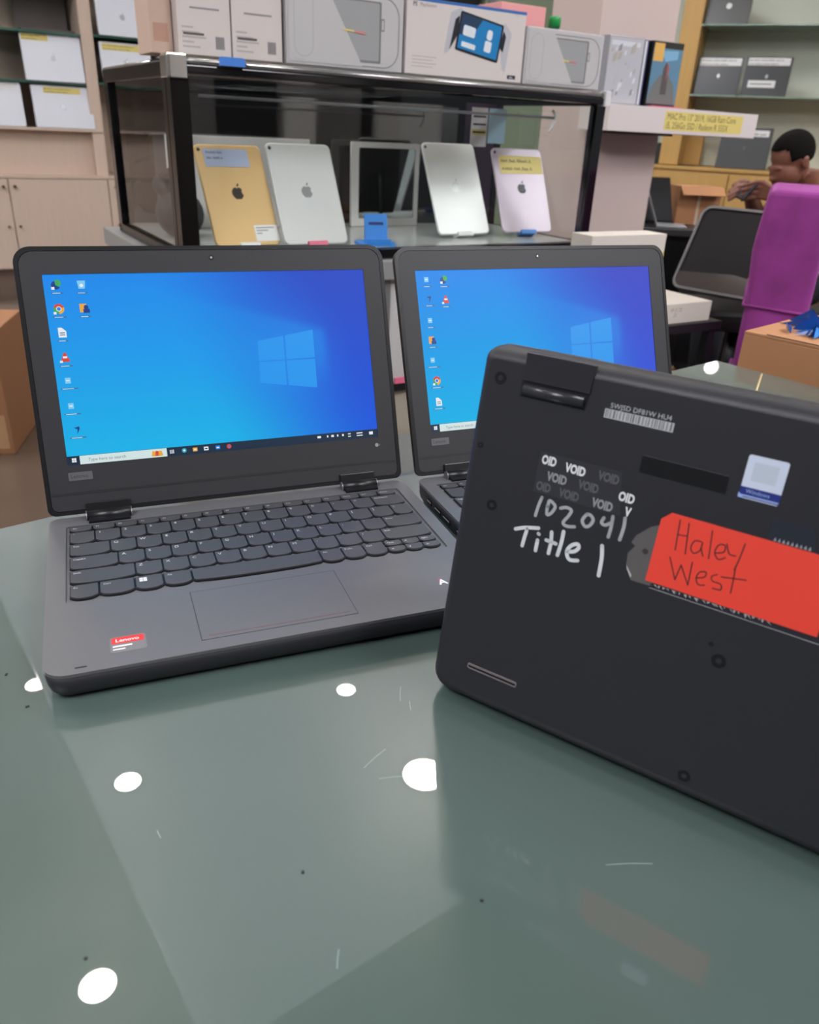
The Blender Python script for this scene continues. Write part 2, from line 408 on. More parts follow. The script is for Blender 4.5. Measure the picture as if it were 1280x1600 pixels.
def screen_mat():
    if 'lcd' in MATS: return MATS['lcd']
    m = bpy.data.materials.new('lit_display'); m.use_nodes = True; N = m.node_tree.nodes; L = m.node_tree.links; b = N['Principled BSDF']
    at = N.new('ShaderNodeAttribute'); at.attribute_name = 'picture'
    b.inputs['Base Color'].default_value = (.012, .012, .014, 1); b.inputs['Roughness'].default_value = .3; b.inputs['Specular IOR Level'].default_value = .15
    L.new(at.outputs['Color'], b.inputs['Emission Color']); b.inputs['Emission Strength'].default_value = .76
    MATS['lcd'] = m; return m
def em(name, col): return mat('screen_'+name, (8, 8, 8), .4, emit=col, es=.76)
def make_screen(parent, ML, violet, variant):
    nx, ny = 160, 90; bm = bmesh.new(); ca = bm.loops.layers.float_color.new('picture')
    V = [[bm.verts.new((SD+(W-2*SD)*i/nx, CH+HS*j/ny, -.0004)) for j in range(ny+1)] for i in range(nx+1)]
    cc = {}
    def cf(i, j):
        if (i, j) not in cc: cc[(i, j)] = lin(wall_colour(i/nx, j/ny, violet))
        return cc[(i, j)]
    for i in range(nx):
        for j in range(ny):
            f = bm.faces.new([V[i][j], V[i+1][j], V[i+1][j+1], V[i][j+1]])
            for l, (a, b) in zip(f.loops, ((i, j), (i+1, j), (i+1, j+1), (i, j+1))): l[ca] = cf(a, b)
    me = bpy.data.meshes.new('screen'); bm.to_mesh(me); bm.free(); me.materials.append(screen_mat())
    s = link('screen', me, parent, ML)
    z = -.0003
    mm = lambda v: v/1000
    # window logo in the wallpaper
    lg = MB(); c0 = em('logo', (24, 152, 242))
    TL, TR_, BR, BL = (174.6, 125.6), (222.0, 133.0), (221.2, 84.6), (173.4, 91.4)
    def bil(s_, t_): return tuple((TL[i]*(1-s_)+TR_[i]*s_)*(1-t_)/1000+(BL[i]*(1-s_)+BR[i]*s_)*t_/1000 for i in (0, 1))
    for a0, a1 in ((0, .455), (.49, 1)):
        for b0, b1 in ((0, .475), (.505, 1)): lg.prism([bil(a0, b1), bil(a1, b1), bil(a1, b0), bil(a0, b0)], z, z+.00003)
    lg.build('wallpaper_logo', [c0], s)
    # taskbar
    tb = MB(); x0, x1 = SD, W-SD; y0 = CH; y1 = CH+.0072
    tb.box(x0, x1, y0, y1, z, z+.00005, mi=0)
    for i in (0, 1):
        for j in (0, 1): tb.box(mm(21.8+i*1.7), mm(23.3+i*1.7), mm(40.2+j*1.7), mm(41.7+j*1.7), z, z+.0001, mi=2)
    tb.box(mm(27.5), mm(92.5), y0+.0004, y1-.0002, z, z+.0001, mi=1)
    tb.text('Type here to search', .0034, T(mm(33.5), mm(40.3), z+.0001), 3)
    for x_, c in ((82.5, 4), (85, 5), (87.5, 4)): tb.prism([(mm(x_-2), mm(39.2)), (mm(x_+2), mm(39.2)), (mm(x_+1), mm(43)), (mm(x_-1), mm(43.4))], z+.0001, z+.00015, mi=c)
    for x_, c in ((96.5, 2), (106, 6), (114.6, 4), (123.4, 2), (132.8, 7), (141.9, 8)):
        if x_ == 96.5:
            for k in range(3): tb.box(mm(x_-1.6+k*1.2), mm(x_-1+k*1.2), mm(40), mm(43), z, z+.0001, mi=2)
        elif c in (6, 8):
            tb.prism([(mm(x_+1.9*math.cos(k*.52)), mm(41.6+1.9*math.sin(k*.52))) for k in range(12)], z, z+.0001, mi=c if c == 6 else 5)
            tb.prism([(mm(x_+.8*math.cos(k*.52)), mm(41.6+.8*math.sin(k*.52))) for k in range(12)], z, z+.00015, mi=7 if c == 8 else 2)
        else:
            tb.box(mm(x_-1.8), mm(x_+1.8), mm(40.1), mm(43.1), z, z+.0001, mi=c); tb.box(mm(x_-1), mm(x_+1), mm(41), mm(42), z, z+.00015, mi=0 if c == 2 else 2)
    for x_, w_ in ((218.5, 3.2), (226, 1.2), (230.4, 2.4), (235, 1.2), (239.7, 1.6)): tb.box(mm(x_-w_/2), mm(x_+w_/2), mm(41.4), mm(43.2), z, z+.0001, mi=2)
    for x_, w_ in ((245.5, 2.4), (254.8, 5.4)):
        tb.box(mm(x_-w_/2), mm(x_+w_/2), mm(42.4), mm(43.3), z, z+.0001, mi=2); tb.box(mm(x_-w_/2), mm(x_+w_/2), mm(40.3), mm(41.1), z, z+.0001, mi=2)
    tb.box(mm(263.6), mm(267), mm(40.6), mm(43.2), z, z+.0001, mi=2)
    tb.build('taskbar', [em('bar', (18, 42, 66)), em('search', (214, 232, 232)), em('white', (235, 240, 245)), em('grey', (120, 130, 140)), em('amber', (240, 170, 60)), em('red', (215, 70, 50)), em('teal', (40, 170, 190)), em('blue', (40, 130, 230)), em('green', (60, 170, 90))], s)
    pal = [em('white', 0), em('green', 0), em('navy', (20, 60, 140)), em('red', 0), em('amber', 0), em('pale', (130, 205, 245)), em('label', (70, 110, 150)), em('orange', (240, 120, 40)), em('blue', 0)]
    def disc(b, x, y, r, mi, k=1, a0=0, a1=360):
        pts = [] if a1-a0 >= 360 else [(mm(x), mm(y))]
        n = 14
        pts += [(mm(x+r*math.cos(R(a0+(a1-a0)*q/n))), mm(y+r*math.sin(R(a0+(a1-a0)*q/n)))) for q in range(n+(0 if a1-a0 >= 360 else 1))]
        b.prism(pts, z, z+.00004*k, mi=mi)
    def icon(kind, x, y):
        b = MB()
        if kind == 'phone': disc(b, x+.8, y+1.2, 2.6, 1, 1); disc(b, x-.6, y-.4, 3.2, 2, 2, 100, 330); b.box(mm(x-3.8), mm(x-1.6), mm(y-3.6), mm(y-1.6), z, z+.00012, mi=0)
        elif kind == 'ring':
            disc(b, x, y, 3.8, 3, 1, 20, 160); disc(b, x, y, 3.8, 1, 1, 160, 270); disc(b, x, y, 3.8, 4, 1, -90, 20); disc(b, x, y, 1.9, 0, 2); disc(b, x, y, 1.4, 8, 3); b.box(mm(x-4), mm(x-2), mm(y-4), mm(y-2.2), z, z+.00016, mi=0)
        elif kind == 'bin': b.prism([(mm(x-2.2), mm(y-3)), (mm(x+2.2), mm(y-3)), (mm(x+3), mm(y+3)), (mm(x-3), mm(y+3))], z, z+.0001, mi=5); disc(b, x, y-.6, 1.3, 0, 3)
        elif kind == 'folder': b.box(mm(x-3.4), mm(x+1.6), mm(y-3), mm(y+3.4), z, z+.0001, mi=4); disc(b, x+1.2, y+.8, 1.7, 2, 4); b.box(mm(x-1), mm(x+3.6), mm(y-3.4), mm(y-.4), z, z+.00014, mi=2)
        elif kind == 'sheet': b.prism([(mm(x-2.6), mm(y-3.6)), (mm(x+3), mm(y-3.6)), (mm(x+3), mm(y+1)), (mm(x), mm(y+3.8)), (mm(x-2.6), mm(y+3.8))], z, z+.0001, mi=0); b.box(mm(x-1.6), mm(x+2), mm(y-.5), mm(y+.2), z, z+.00014, mi=6); b.box(mm(x-1.6), mm(x+2), mm(y-2), mm(y-1.4), z, z+.00014, mi=6)
        elif kind == 'cone': b.prism([(mm(x-3.4), mm(y-3)), (mm(x+3.4), mm(y-3)), (mm(x+.8), mm(y+3.8)), (mm(x-.8), mm(y+3.8))], z, z+.0001, mi=3); b.box(mm(x-1.5), mm(x+1.5), mm(y-.3), mm(y+1.2), z, z+.00014, mi=0); b.box(mm(x-4), mm(x-2), mm(y-3.6), mm(y-2), z, z+.00016, mi=0)
        elif kind == 'slip': b.box(mm(x-2.4), mm(x+1.6), mm(y-2.2), mm(y+2.2), z, z+.0001, mi=5); b.box(mm(x-1.6), mm(x+.8), mm(y-.4), mm(y+.4), z, z+.00014, mi=0)
        elif kind == 'bolt': b.prism([(mm(x-.4), mm(y-3.6)), (mm(x+1.8), mm(y+.6)), (mm(x+1.6), mm(y+2.4)), (mm(x-2.4), mm(y+1.6)), (mm(x+.2), mm(y+.2))], z, z+.0001, mi=2)
        for k, w_ in ((0, random.uniform(3.5, 6.5)),): b.box(mm(x-w_), mm(x+w_), mm(y-6.6), mm(y-5.7), z, z+.0001, mi=6); b.box(mm(x-w_*.8), mm(x+w_*.5), mm(y-6.4), mm(y-6.0), z, z+.00014, mi=0)
        b.build('desktop_icon', pal, s)
    L1 = (('phone', 27.6, 174.3), ('bin', 45.1, 174), ('ring', 27.1, 156.4), ('folder', 45.2, 156.3), ('sheet', 27.1, 138.7), ('cone', 26.9, 119.8), ('slip', 27, 102.6), ('slip', 26.8, 83.3), ('bolt', 28.6, 65))
    L2 = (('slip', 29.2, 173.8), ('phone', 46, 173.4), ('bolt', 29.8, 156.9), ('cone', 46, 155.5), ('slip', 28.9, 137.7), ('folder', 28.9, 120.1), ('slip', 27.6, 102.5), ('ring', 29.3, 84), ('sheet', 29.1, 65))
    for k in (L1 if variant == 1 else L2): icon(*k)

def build_laptop(M, ang, label, keys=True, screen=True, violet=0, variant=1, extras=None):
    t = thing('laptop', label, 'laptop', M)
    # base
    m = MB()
    def rr(i, f=0): return rrect(-W/2+i, W/2-i, -D/2+i+f, D/2-i, [max(.004, .013-i)]*1+[max(.003, .008-i)]*2+[max(.004, .013-i)])
    m.loft([ring(rr(.007, .003), 0), ring(rr(.0045, .002), .0006), ring(rr(.0016, .0008), .005), ring(rr(.0004), .010), ring(rr(0), TK-.0022)])
    bc = m.build('bottom_case', blk2, t)
    m = MB(); out = rr(-.0002); wx0, wy1 = deckp(12, 15.6); wx1, wy0 = deckp(279.5, 127)
    m.plate(out, rrect(wx0, wx1, wy0, wy1, .002, 3), TK-.0022, TK)
    dk = m.build('deck', deckm, t)
    m = MB(); m.box(wx0-.001, wx1+.001, wy0-.001, wy1+.001, TK-.0021, TK-.0014); m.build('keyboard_tray', deckm, t)
    if keys:
        for (u, v, w, h, leg) in key_rows():
            x, y = deckp(u, v); link('key', key_mesh(w, h, leg), t, T(x, y, TK-.0014))
        m = MB(); x0, y1 = deckp(88.5, 136.6); x1, y0 = deckp(186.8, 193)
        m.box(x0-.0004, x1+.0004, y0-.0004, y1+.0004, TK, TK+.00006, mi=1); m.box(x0, x1, y0, y1, TK, TK+.00012)
        m.build('touchpad', [deckm, dark], t)
        m = MB(); a = deckp(93, 189.6); b = deckp(182, 189.6); m.box(a[0], b[0], a[1]-.0002, a[1]+.0002, TK, TK+.0002); o = m.build('touchpad_line', mat('dull_red_line', (120, 62, 62), .5), t); o['label'] = 'thin red line along the touchpad'  # thin dull red line across the front of the touchpad
        for px, py in ((17, 198.6), (271, 198.6)):
            m = MB(); a = deckp(px, py); m.box(a[0], a[0]+.0065, a[1]-.0006, a[1]+.0006, TK-.0003, TK+.0002, bev=.0002); m.build('rubber_stop', blk, t)
        # ports on both sides
        for sx in (-1, 1):
            for (v, w, h) in ((30, 9, 5), (48, 13, 5), (66, 15, 4.5), (90, 6, 6)):
                m = MB(); x = sx*(W/2-.0003); y = D/2-v/1000
                m.box(x-.0006, x+.0006, y-w/2000, y+w/2000, .011-h/2000, .011+h/2000, mi=0, bev=.0004); m.box(x-.0008, x+.0008, y-w/2400, y+w/2400, .0105, .0115, mi=1)
                m.build('port', [dark, silver], t)
    # stickers on the palm rest
    if keys:
        x0, y1 = deckp(36.4, 174.6); x1, y0 = deckp(57, 190.6); z = TK
        m = MB(); m.prism(rrect(x0, x1, y0, y1, .002, 3), z, z+.0001, mi=0); m.prism(rrect(x0+.001, x1-.001, y0+.0088, y1-.0008, .0012, 3), z, z+.00016, mi=1)
        m.text('Lenovo', .0045, T(x0+.0032, y0+.0104, z+.00016), 2, bold=.01); m.box(x0+.0016, x0+.0125, y0+.0055, y0+.0068, z+.0001, z+.00016, mi=2); m.box(x0+.0016, x0+.0085, y0+.0026, y0+.0036, z+.0001, z+.00016, mi=2)
        o = m.build('palm_rest_sticker', [mat('grey_foil', (110, 108, 108), .35), redm, white], t); o['label'] = 'small red and grey sticker'
        m = MB(); a = deckp(252, 176); m.text('A', .009, T(a[0], a[1], z), 0, bold=.03); m.text('4', .004, T(a[0]+.001, a[1]+.005, z), 1, bold=.03); o = m.build('logo_sticker', [white, mat('pink_red', (205, 50, 90), .5)], t)
    # lid
    O = Vector((-W/2, D/2, TK)); Ld = Vector((0, -math.cos(ang), math.sin(ang))); Nn = Vector((1, 0, 0)).cross(Ld)
    Ld0 = Vector((0, -math.cos(ang), math.sin(ang)))
    O = O+Ld*.0021
    ML = cols(O, (1, 0, 0), Ld, Nn)
    m = MB()
    def lr(i): return rrect(i, W-i, i, LH-i, [.006-i*.3, .0125-i*.6, .0125-i*.6, .006-i*.3])
    m.loft([ring(lr(.004), -.0082), ring(lr(.0012), -.0075), ring(lr(0), -.005), ring(lr(0), -.0006)])
    m.plate(lr(0), lr(.0032), -.0006, .0007)
    m.build('lid_cover', blk, t, ML)
    m = MB(); m.plate(lr(.0034), rrect(SD, W-SD, CH, CH+HS, .0008, 2), -.0005, .0003); 
    m.box(.0045, W-.0045, .0152, .0155, .0003, .0004, mi=1); m.box(.0045, W-.0045, .0165, .0167, .0003, .0004, mi=1)
    m.build('bezel', [bezelm, blk], t, ML)
    if screen: make_screen(t, ML, violet, variant)
    else:
        m = MB(); m.box(SD, W-SD, CH, CH+HS, -.0006, -.0004); m.build('screen', blk, t, ML)
    m = MB(); m.cyl((.1445, .193, 0), (.1445, .193, .0005), .0021, mi=0); m.cyl((.1445, .193, .0005), (.1445, .193, .0007), .0009, mi=1)
    for dx in (-.028, .028): m.cyl((.1445+dx, .193, .0002), (.1445+dx, .193, .0004), .0005, n=8)
    m.build('camera', [dark, silver], t, ML)
    m = MB(); m.prism(rrect(.0178, .0352, .0262, .0325, .0006, 2), .0003, .0005, mi=0); m.text('Lenovo', .0042, T(.0193, .0280, .0005), 1, bold=.02); m.build('maker_badge', [mat('badge_grey', (104, 104, 106), .35, .3), mat('badge_letters', (70, 70, 73), .4)], t, ML)
    m = MB(); m.cyl((.2695, .031, .0003), (.2695, .031, .0005), .0016, mi=0, n=14); m.text('3', .0022, T(.2715, .0302, .0003), 0); m.build('printed_mark', greyprint, t, ML)
    # hinges
    for u0, u1 in ((27.2, 60), (232.8, 264)):
        m = MB(); a = u0/1000-W/2; b = u1/1000-W/2; yc = D/2-.0042; zc = TK+.0012
        m.cyl((a, yc, zc), (b, yc, zc), .0046, mi=0, n=24)
        m.box(a+.0012, b-.0012, D/2-.0145, D/2-.004, TK-.002, TK+.0022, bev=.0008)
        m.box(0, (u1-u0)/1000, .0005, .0085, -.002, .0026, cols(O, (1, 0, 0), Ld, Nn) @ T(u0/1000, 0, 0), bev=.0008)
        m.cyl((a-.0006, yc, zc), (a+.0003, yc, zc), .0048, mi=1, n=24); m.cyl((b-.0003, yc, zc), (b+.0006, yc, zc), .0048, mi=1, n=24)
        m.build('hinge', [blk, mat('hinge_metal', (120, 120, 124), .3, .6)], t)
    return t
# three machines
def base_M(x, y, yaw): return T(x, y, TZ+.0002) @ RZ(yaw) @ T(W/2, -D/2, 0)
lap1 = build_laptop(base_M(-.27644, .53318, .39157), 1.9313, 'open black laptop with lit blue desktop and full keyboard in view, left on glass table', variant=1)
lap2 = build_laptop(base_M(.005104, .646556, .404379), 1.96650, 'open black laptop with lit blue desktop partly hidden behind the upended laptop', violet=1, variant=2)
x3, y3, w3, t3 = .0146873, .3755118, -.5614079, .1740453
a3 = Vector((math.cos(w3), math.sin(w3), 0)); bk = Vector((-math.sin(w3), math.cos(w3), 0)); U3 = bk*math.sin(t3)+Vector((0, 0, math.cos(t3)))
N3 = (-a3).cross(U3)
o3 = Vector((x3, y3, TZ+.0037)) + a3*(W/2) + U3*(D/2)
M3 = cols(o3, -a3, U3, N3)
lap3 = build_laptop(M3, R(21), 'black laptop stood on edge showing its underside with red name label and marker writing', keys=False, screen=False)
# underside: (u, v) in mm seen from below with the hinge up
UF = cols((W/2, -D/2, 0), (-.001, 0, 0), (0, .001, 0), (0, 0, -.001))   # x=u mm, y=v mm, z out of the underside in mm
def under(name, m, mats, label=None):
    o = m.build(name, mats, lap3)
    if label: o['label'] = label
    return o
for (u, v, r) in ((13.7, 187.9, 2.6), (21.5, 120.8, 2.4), (151.2, 79.5, 2.8), (150.6, 14.5, 2.6), (146, 86.5, .9), (8.9, 151, 1.3)):
    m = MB(); m.cyl((u, v, -.6), (u, v, .05), r, n=20, M=UF, mi=0); m.cyl((u, v, -.6), (u, v, .12), r*.55, n=6, M=UF, mi=1); m.plate([(u+r*1.25*math.cos(k*.35), v+r*1.25*math.sin(k*.35)) for k in range(18)], [(u+r*math.cos(k*.35), v+r*math.sin(k*.35)) for k in range(18)], 0, .12, UF, 2)
    under('screw', m, [dark, mat('screw_dark', (60, 60, 64), .35, .5), blk])
for u0 in (24.4, 234.6):
    m = MB(); m.prism(rrect(u0, u0+31, 23.3, 26.6, 1.2, 4), 0, .5, UF, 0); m.prism(rrect(u0+.8, u0+30.2, 24.5, 25.5, .4, 3), .5, .8, UF, 1)
    under('rubber_foot', m, [mat('foot_grey', (112, 104, 104), .6), blk])
for u0 in (27, 231):
    m = MB(); W1 = 35.5
    m.prism([(u0, 189.4), (u0+W1, 189.4), (u0+W1+.6, 203.2), (u0-.6, 203.2)], -2, .9, UF, 0)
    m.cyl((u0+.6, 184.6, -.9), (u0+W1-2, 184.6, -.9), 3.3, n=20, M=UF, mi=0)
    m.prism([(u0-1, 181), (u0+W1-1, 181), (u0+W1, 189.6), (u0-1, 189.6)], 0, .1, UF, 1)
    under('hinge_cover', m, [mat('hinge_cover_black', (44, 44, 48), .3), dark])
m = MB(); m.box(71.4, 105, 180, 184.4, 0, .1, UF, 0)
x = 72
while x < 104.5:
    w_ = random.choice((.35, .5, .8)); m.box(x, x+w_, 180.4, 184.2, .1, .16, UF, 1); x += w_+random.choice((.5, .8, 1.2))
m.text('5WJSD DF81W HU4', 3.4, UF @ T(73.5, 185.2, 0), 0)
under('barcode_label', m, [mat('label_grey', (176, 176, 180), .5), mat('bar_grey', (96, 96, 100), .5)], 'narrow white barcode label')
# VOID residue
vg = [mat('residue_white', (215, 216, 218), .5), mat('residue_grey', (140, 141, 145), .5), mat('residue_dark', (84, 84, 89), .5)]
m = MB()
m.prism([(43, 156), (86, 156), (90, 134.6), (43, 134.6)], 0, .03, UF, 3)
for (tx, u, v, c, w_) in (('OID', 44.6, 150.2, 0, .8), ('VOID', 57.8, 149.2, 0, .8), ('VOID', 75.2, 149.6, 2, .8), ('VOID', 49.2, 142.4, 1, .8), ('VOID', 66.2, 142.6, 2, .8), ('OID', 87.2, 142.3, 0, .8), ('OID', 44.3, 136.2, 2, .8), ('VOID', 57.2, 135.8, 2, .8), ('VOID', 75, 135.6, 1, .8), ('V', 92, 135.5, 0, .8)):
    m.text(tx, 6.2, UF @ T(u, v, 0.04) @ RZ(R(-1)), c, bold=.045, sx=.70, h=.06)
under('void_residue', m, vg+[mat('residue_film', (48, 48, 53), .4)], 'white VOID letters left by a peeled seal')
NUM = [[[48.6, 132.6], [47.6, 127.7], [47.0, 122.2]], [[52.4, 129.1], [53.0, 124.6], [55.1, 125.9], [56.6, 129.7], [54.5, 131.7], [52.8, 131.8], [52.8, 128.6]], [[59.6, 129.9], [62.6, 131.1], [65.4, 130.3], [64.5, 127.1], [62.4, 122.9], [64.7, 121.6], [68.7, 122.5]], [[73.7, 130.8], [72.0, 127.0], [73.9, 124.4], [76.2, 125.4], [77.4, 128.7], [75.7, 130.7], [73.7, 130.8]], [[82.5, 131.4], [81.8, 128.7], [83.9, 128.0], [86.8, 130.2]], [[86.7, 133.3], [87.0, 127.7], [86.7, 122.5]], [[92.7, 134.2], [93.1, 129.6], [92.5, 122.8]]]
TIT = [[[37.5, 111.9], [43.0, 114.3], [50.0, 116.1]], [[44.0, 113.9], [43.4, 109.0], [43.0, 104.1]], [[50.6, 113.2], [50.9, 113.0]], [[50.8, 109.6], [50.8, 103.8]], [[57.5, 116.1], [58.2, 110.9], [58.1, 104.5]], [[55.5, 111.1], [60.9, 110.8]], [[63.7, 118.3], [63.7, 112.0], [63.0, 105.1]], [[67.8, 108.7], [71.2, 109.8], [73.2, 112.4], [72.2, 114.1], [69.3, 112.5], [67.6, 109.3], [68.3, 106.2], [70.2, 104.8], [74.0, 105.7]], [[84.7, 117.1], [85.9, 110.6], [86.3, 101.5]]]
HAL = [[[118.2, 140.9], [119.3, 126.2]], [[122.4, 140.5], [124.2, 125.7]], [[118.6, 133.7], [123.2, 134.3]], [[129.7, 133.6], [126.9, 133.1], [125.9, 129.5], [127.6, 127.2], [130.1, 129.2], [130.4, 133.4]], [[130.4, 133.4], [130.6, 130.2], [132.1, 127.1]], [[133.3, 140.0], [134.8, 126.7]], [[137.1, 130.3], [140.4, 131.8], [140.3, 134.9], [137.6, 134.5], [136.7, 130.6], [138.9, 127.7], [141.7, 129.4]], [[140.8, 135.9], [142.9, 131.8], [145.8, 131.6]], [[148.3, 138.3], [147.6, 130.2], [146.8, 125.1]], [[117.8, 122.0], [122.6, 111.9]], [[122.6, 111.9], [123.7, 119.8]], [[123.7, 119.8], [128.9, 111.2]], [[128.9, 111.2], [128.3, 122.6]], [[131.8, 115.9], [135.2, 117.5], [135.3, 120.0], [132.6, 119.1], [131.7, 115.9], [133.3, 113.1], [136.1, 113.7]], [[140.3, 120.5], [138.2, 118.9], [139.1, 116.8], [142.8, 116.5], [143.5, 113.9], [139.9, 113.4]], [[147.0, 126.8], [147.6, 120.6], [148.0, 113.8]], [[142.3, 120.0], [152.9, 122.0]]]
m = MB()
for s in NUM: m.stroke(s, 1.7, 0, UF, 0, h=.08)
for s in TIT: m.stroke(s, 2.0, 0, UF, 1, h=.08)
under('marker_writing', m, [grey_ink, white_ink], 'white marker numbers and words')
m = MB(); m.prism([(110.6, 136.2), (105.7, 133.6), (99.8, 127.4), (98.4, 123.4), (100.6, 122.2), (97.9, 117.6), (98.5, 111.4), (102.3, 104.6), (113, 104.9), (113, 136)], 0, .08, UF, 0)
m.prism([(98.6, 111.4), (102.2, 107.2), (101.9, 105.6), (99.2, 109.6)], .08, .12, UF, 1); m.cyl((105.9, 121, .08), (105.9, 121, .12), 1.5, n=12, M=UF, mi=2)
m.prism([(112, 106.3), (190, 106.3), (190, 102.9), (150, 103.4), (112, 103.8)], 0, .08, UF, 3)
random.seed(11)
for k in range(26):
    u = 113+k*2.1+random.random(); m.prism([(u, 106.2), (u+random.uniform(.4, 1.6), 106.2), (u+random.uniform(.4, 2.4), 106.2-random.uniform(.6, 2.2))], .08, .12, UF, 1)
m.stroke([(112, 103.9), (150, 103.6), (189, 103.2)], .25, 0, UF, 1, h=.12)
under('clear_tape', m, [mat('dusty_tape', (92, 88, 88), .35), mat('tape_glint', (170, 170, 172), .3), mat('tape_dot', (52, 48, 48), .5), mat('tape_film', (44, 43, 50), .25)], 'clear dusty tape holding the red label')
m = MB(); m.prism([(109.2, 107), (187, 106.2), (187, 142.6), (113.8, 143.2), (109.6, 139)], .1, .3, UF, 0)
for s in HAL: m.stroke(s, .62, 0, UF, 1, h=.34)
under('name_label', m, [mat('red_paper', (226, 64, 48), .6, noise=.04, nscale=6), mat('felt_pen', (84, 34, 34), .6)], 'orange-red paper label handwritten Haley West')
m = MB(); m.prism(rrect(139.9, 156.9, 158.6, 178.4, 1, 3), 0, .12, UF, 0); m.prism([(139.9, 159), (157, 159), (157, 163.8), (139.9, 163.8)], .12, .16, UF, 1)
m.prism([(143, 167), (153.5, 167), (153.5, 175.5), (143, 175.5)], .12, .15, UF, 3)
m.text('Windows', 2.6, UF @ T(142.4, 161.2, .1), 2, h=.1); m.prism([(141, 159.5), (156.6, 159.5), (156.6, 160.2), (141, 160.2)], .16, .2, UF, 2); m.prism([(139.6, 158.6), (142.4, 158.6), (139.6, 161)], .16, .22, UF, 2)
under('certificate_sticker', m, [mat('sticker_pale', (196, 204, 222), .4), navy, mat('sticker_text', (150, 170, 220), .4), mat('sticker_faint', (182, 192, 206), .4)], 'pale blue and navy sticker')
m = MB(); m.prism([(94, 158.2), (134.4, 158.2), (134.2, 166.4), (94.2, 166.6)], 0, .1, UF, 0); m.stroke([(94.5, 166.6), (134.2, 166.5)], .3, 0, UF, 1, h=.12)
under('black_label', m, [mat('gloss_black_label', (26, 26, 29), .3), mat('label_edge', (70, 70, 74), .4)])
m = MB(); m.prism([(156.5, 143), (176, 143), (174.5, 150), (172.6, 153), (156.3, 153)], 0, .09, UF, 0)
for k in range(9): u = 159+k*1.8; m.prism([(u, 143.2), (u+1.2, 143.2), (u+.6, 145)], .09, .12, UF, 1)
under('dark_tape', m, [mat('navy_tape', (40, 44, 54), .35), mat('tape_tatter', (150, 150, 156), .4)])

# ------------------------------------------------------------------ cardboard box behind the table, on a stool
BX = T(.512, 1.243, 0) @ RZ(R(-47))
t = thing('cardboard_box', 'brown cardboard box with blue plastic on top, behind the right corner of the table', 'box', BX @ T(.15, .12, .525))
m = MB(); m.box(-.15, .15, -.12, .12, 0, .232, bev=.002); m.build('carton', card, t)
m = MB(); m.box(-.15, .15, -.12, -.004, .232, .236, bev=.001); m.build('flap', card, t); m = MB(); m.box(-.15, .15, .0, .12, .2325, .2365, bev=.001); m.build('flap', card, t)
m = MB(); m.box(-.115, .02, -.119, -.116, .2362, .2372); m.build('gap_shadow_strip', mat('gap_shade_brown', (60, 42, 30), .8), t)  # raised dark strip painted as the shade in the flap gap
st = thing('stool', 'black stool under the brown cardboard box behind the glass table', 'stool', BX @ T(.15, .12, 0))
m = MB(); m.box(-.17, .17, -.11, .15, .49, .524, bev=.008); m.build('seat', blk, st)
for sx in (-1, 1):
    for sy in (0, 1): m = MB(); m.box(sx*.14-.012, sx*.14+.012, -.08+sy*.2-.012, -.08+sy*.2+.012, 0, .49); m.build('leg', blk, st)
random.seed(3)
m = MB()
for k in range(24):
    cx = random.uniform(.02, .10); cy = random.uniform(-.09, .0); a = random.uniform(0, 6.3); l = random.uniform(.018, .04); h = random.uniform(.008, .03)
    p = [Vector((cx-l*math.cos(a), cy-l*math.sin(a), .001)), Vector((cx+l*.3*math.sin(a), cy, h)), Vector((cx+l*math.cos(a), cy+l*math.sin(a), .002)), Vector((cx, cy+l*.5, h*.4))]
    t_ = bmesh.new(); vs = [t_.verts.new(q) for q in p]; [t_.faces.new(f) for f in ((vs[0], vs[1], vs[3]), (vs[1], vs[2], vs[3]), (vs[0], vs[3], vs[2]), (vs[0], vs[2], vs[1]))]; m.merge(t_, I4, k % 2)
tag(m.build('plastic_bag', [mat('blue_plastic', (34, 120, 200), .25), mat('deep_blue_plastic', (24, 66, 140), .25)], None, BX @ T(.018, .145, .525+.2366)), 'crumpled shiny blue plastic bag lying on the brown cardboard box', 'bag')

# ------------------------------------------------------------------ the black glass showcase and the counter below it
CW, CD, CL, Z0, Z1 = 1.09, .46, .60, .745, 1.125
frm = mat('dark_frame', (17, 13, 12), .25, spec=.3)
frb = mat('black_frame_gloss', (16, 15, 17), .12)
sh = thing('glass_showcase', 'black framed glass showcase holding four tablets, boxes piled on its top', 'showcase', CF @ T(0, 0, Z0))
H = Z1-Z0
def bar(name, *a, mt=frb, bev=.002, **k):
    m = MB(); m.box(*a, bev=bev); return m.build(name, mt, sh)
bar('post', -.006, .030, -.004, .030, .0, H-.03, mt=frm); bar('post', -.006, .014, .032, .060, 0, H-.03, mt=frm)
bar('post', CW-.022, CW+.006, -.004, .024, .0, H-.03); bar('post', -.006, .026, CL-.04, CL, .0, H-.03); bar('post', CW-.012, CW+.006, CD-.03, CD, .0, H-.03)
bar('top_rail', -.006, CW+.006, -.006, .03, H-.026, H-.012); bar('top_rail', -.006, .028, .03, CL, H-.034, H-.006, mt=frm); bar('top_rail', CW-.022, CW+.006, .024, CD, H-.030, H-.006)
m = MB(); m.cyl((0, .002, H-.006), (CW, .002, H-.006), .0065, n=14); m.build('metal_edge', mat('brushed_edge', (170, 168, 166), .25, .8), sh)
m = MB(); m.cyl((.001, .0, H-.006), (.001, CL, H-.006), .006, n=14); m.build('metal_edge', MATS['brushed_edge'], sh)
bar('bottom_rail', -.006, CW+.006, -.004, .02, 0, .022, mt=frb); bar('bottom_rail', -.006, .02, .03, CL, 0, .022, mt=frm); bar('bottom_rail', CW-.02, CW+.006, .024, CD, 0, .022)
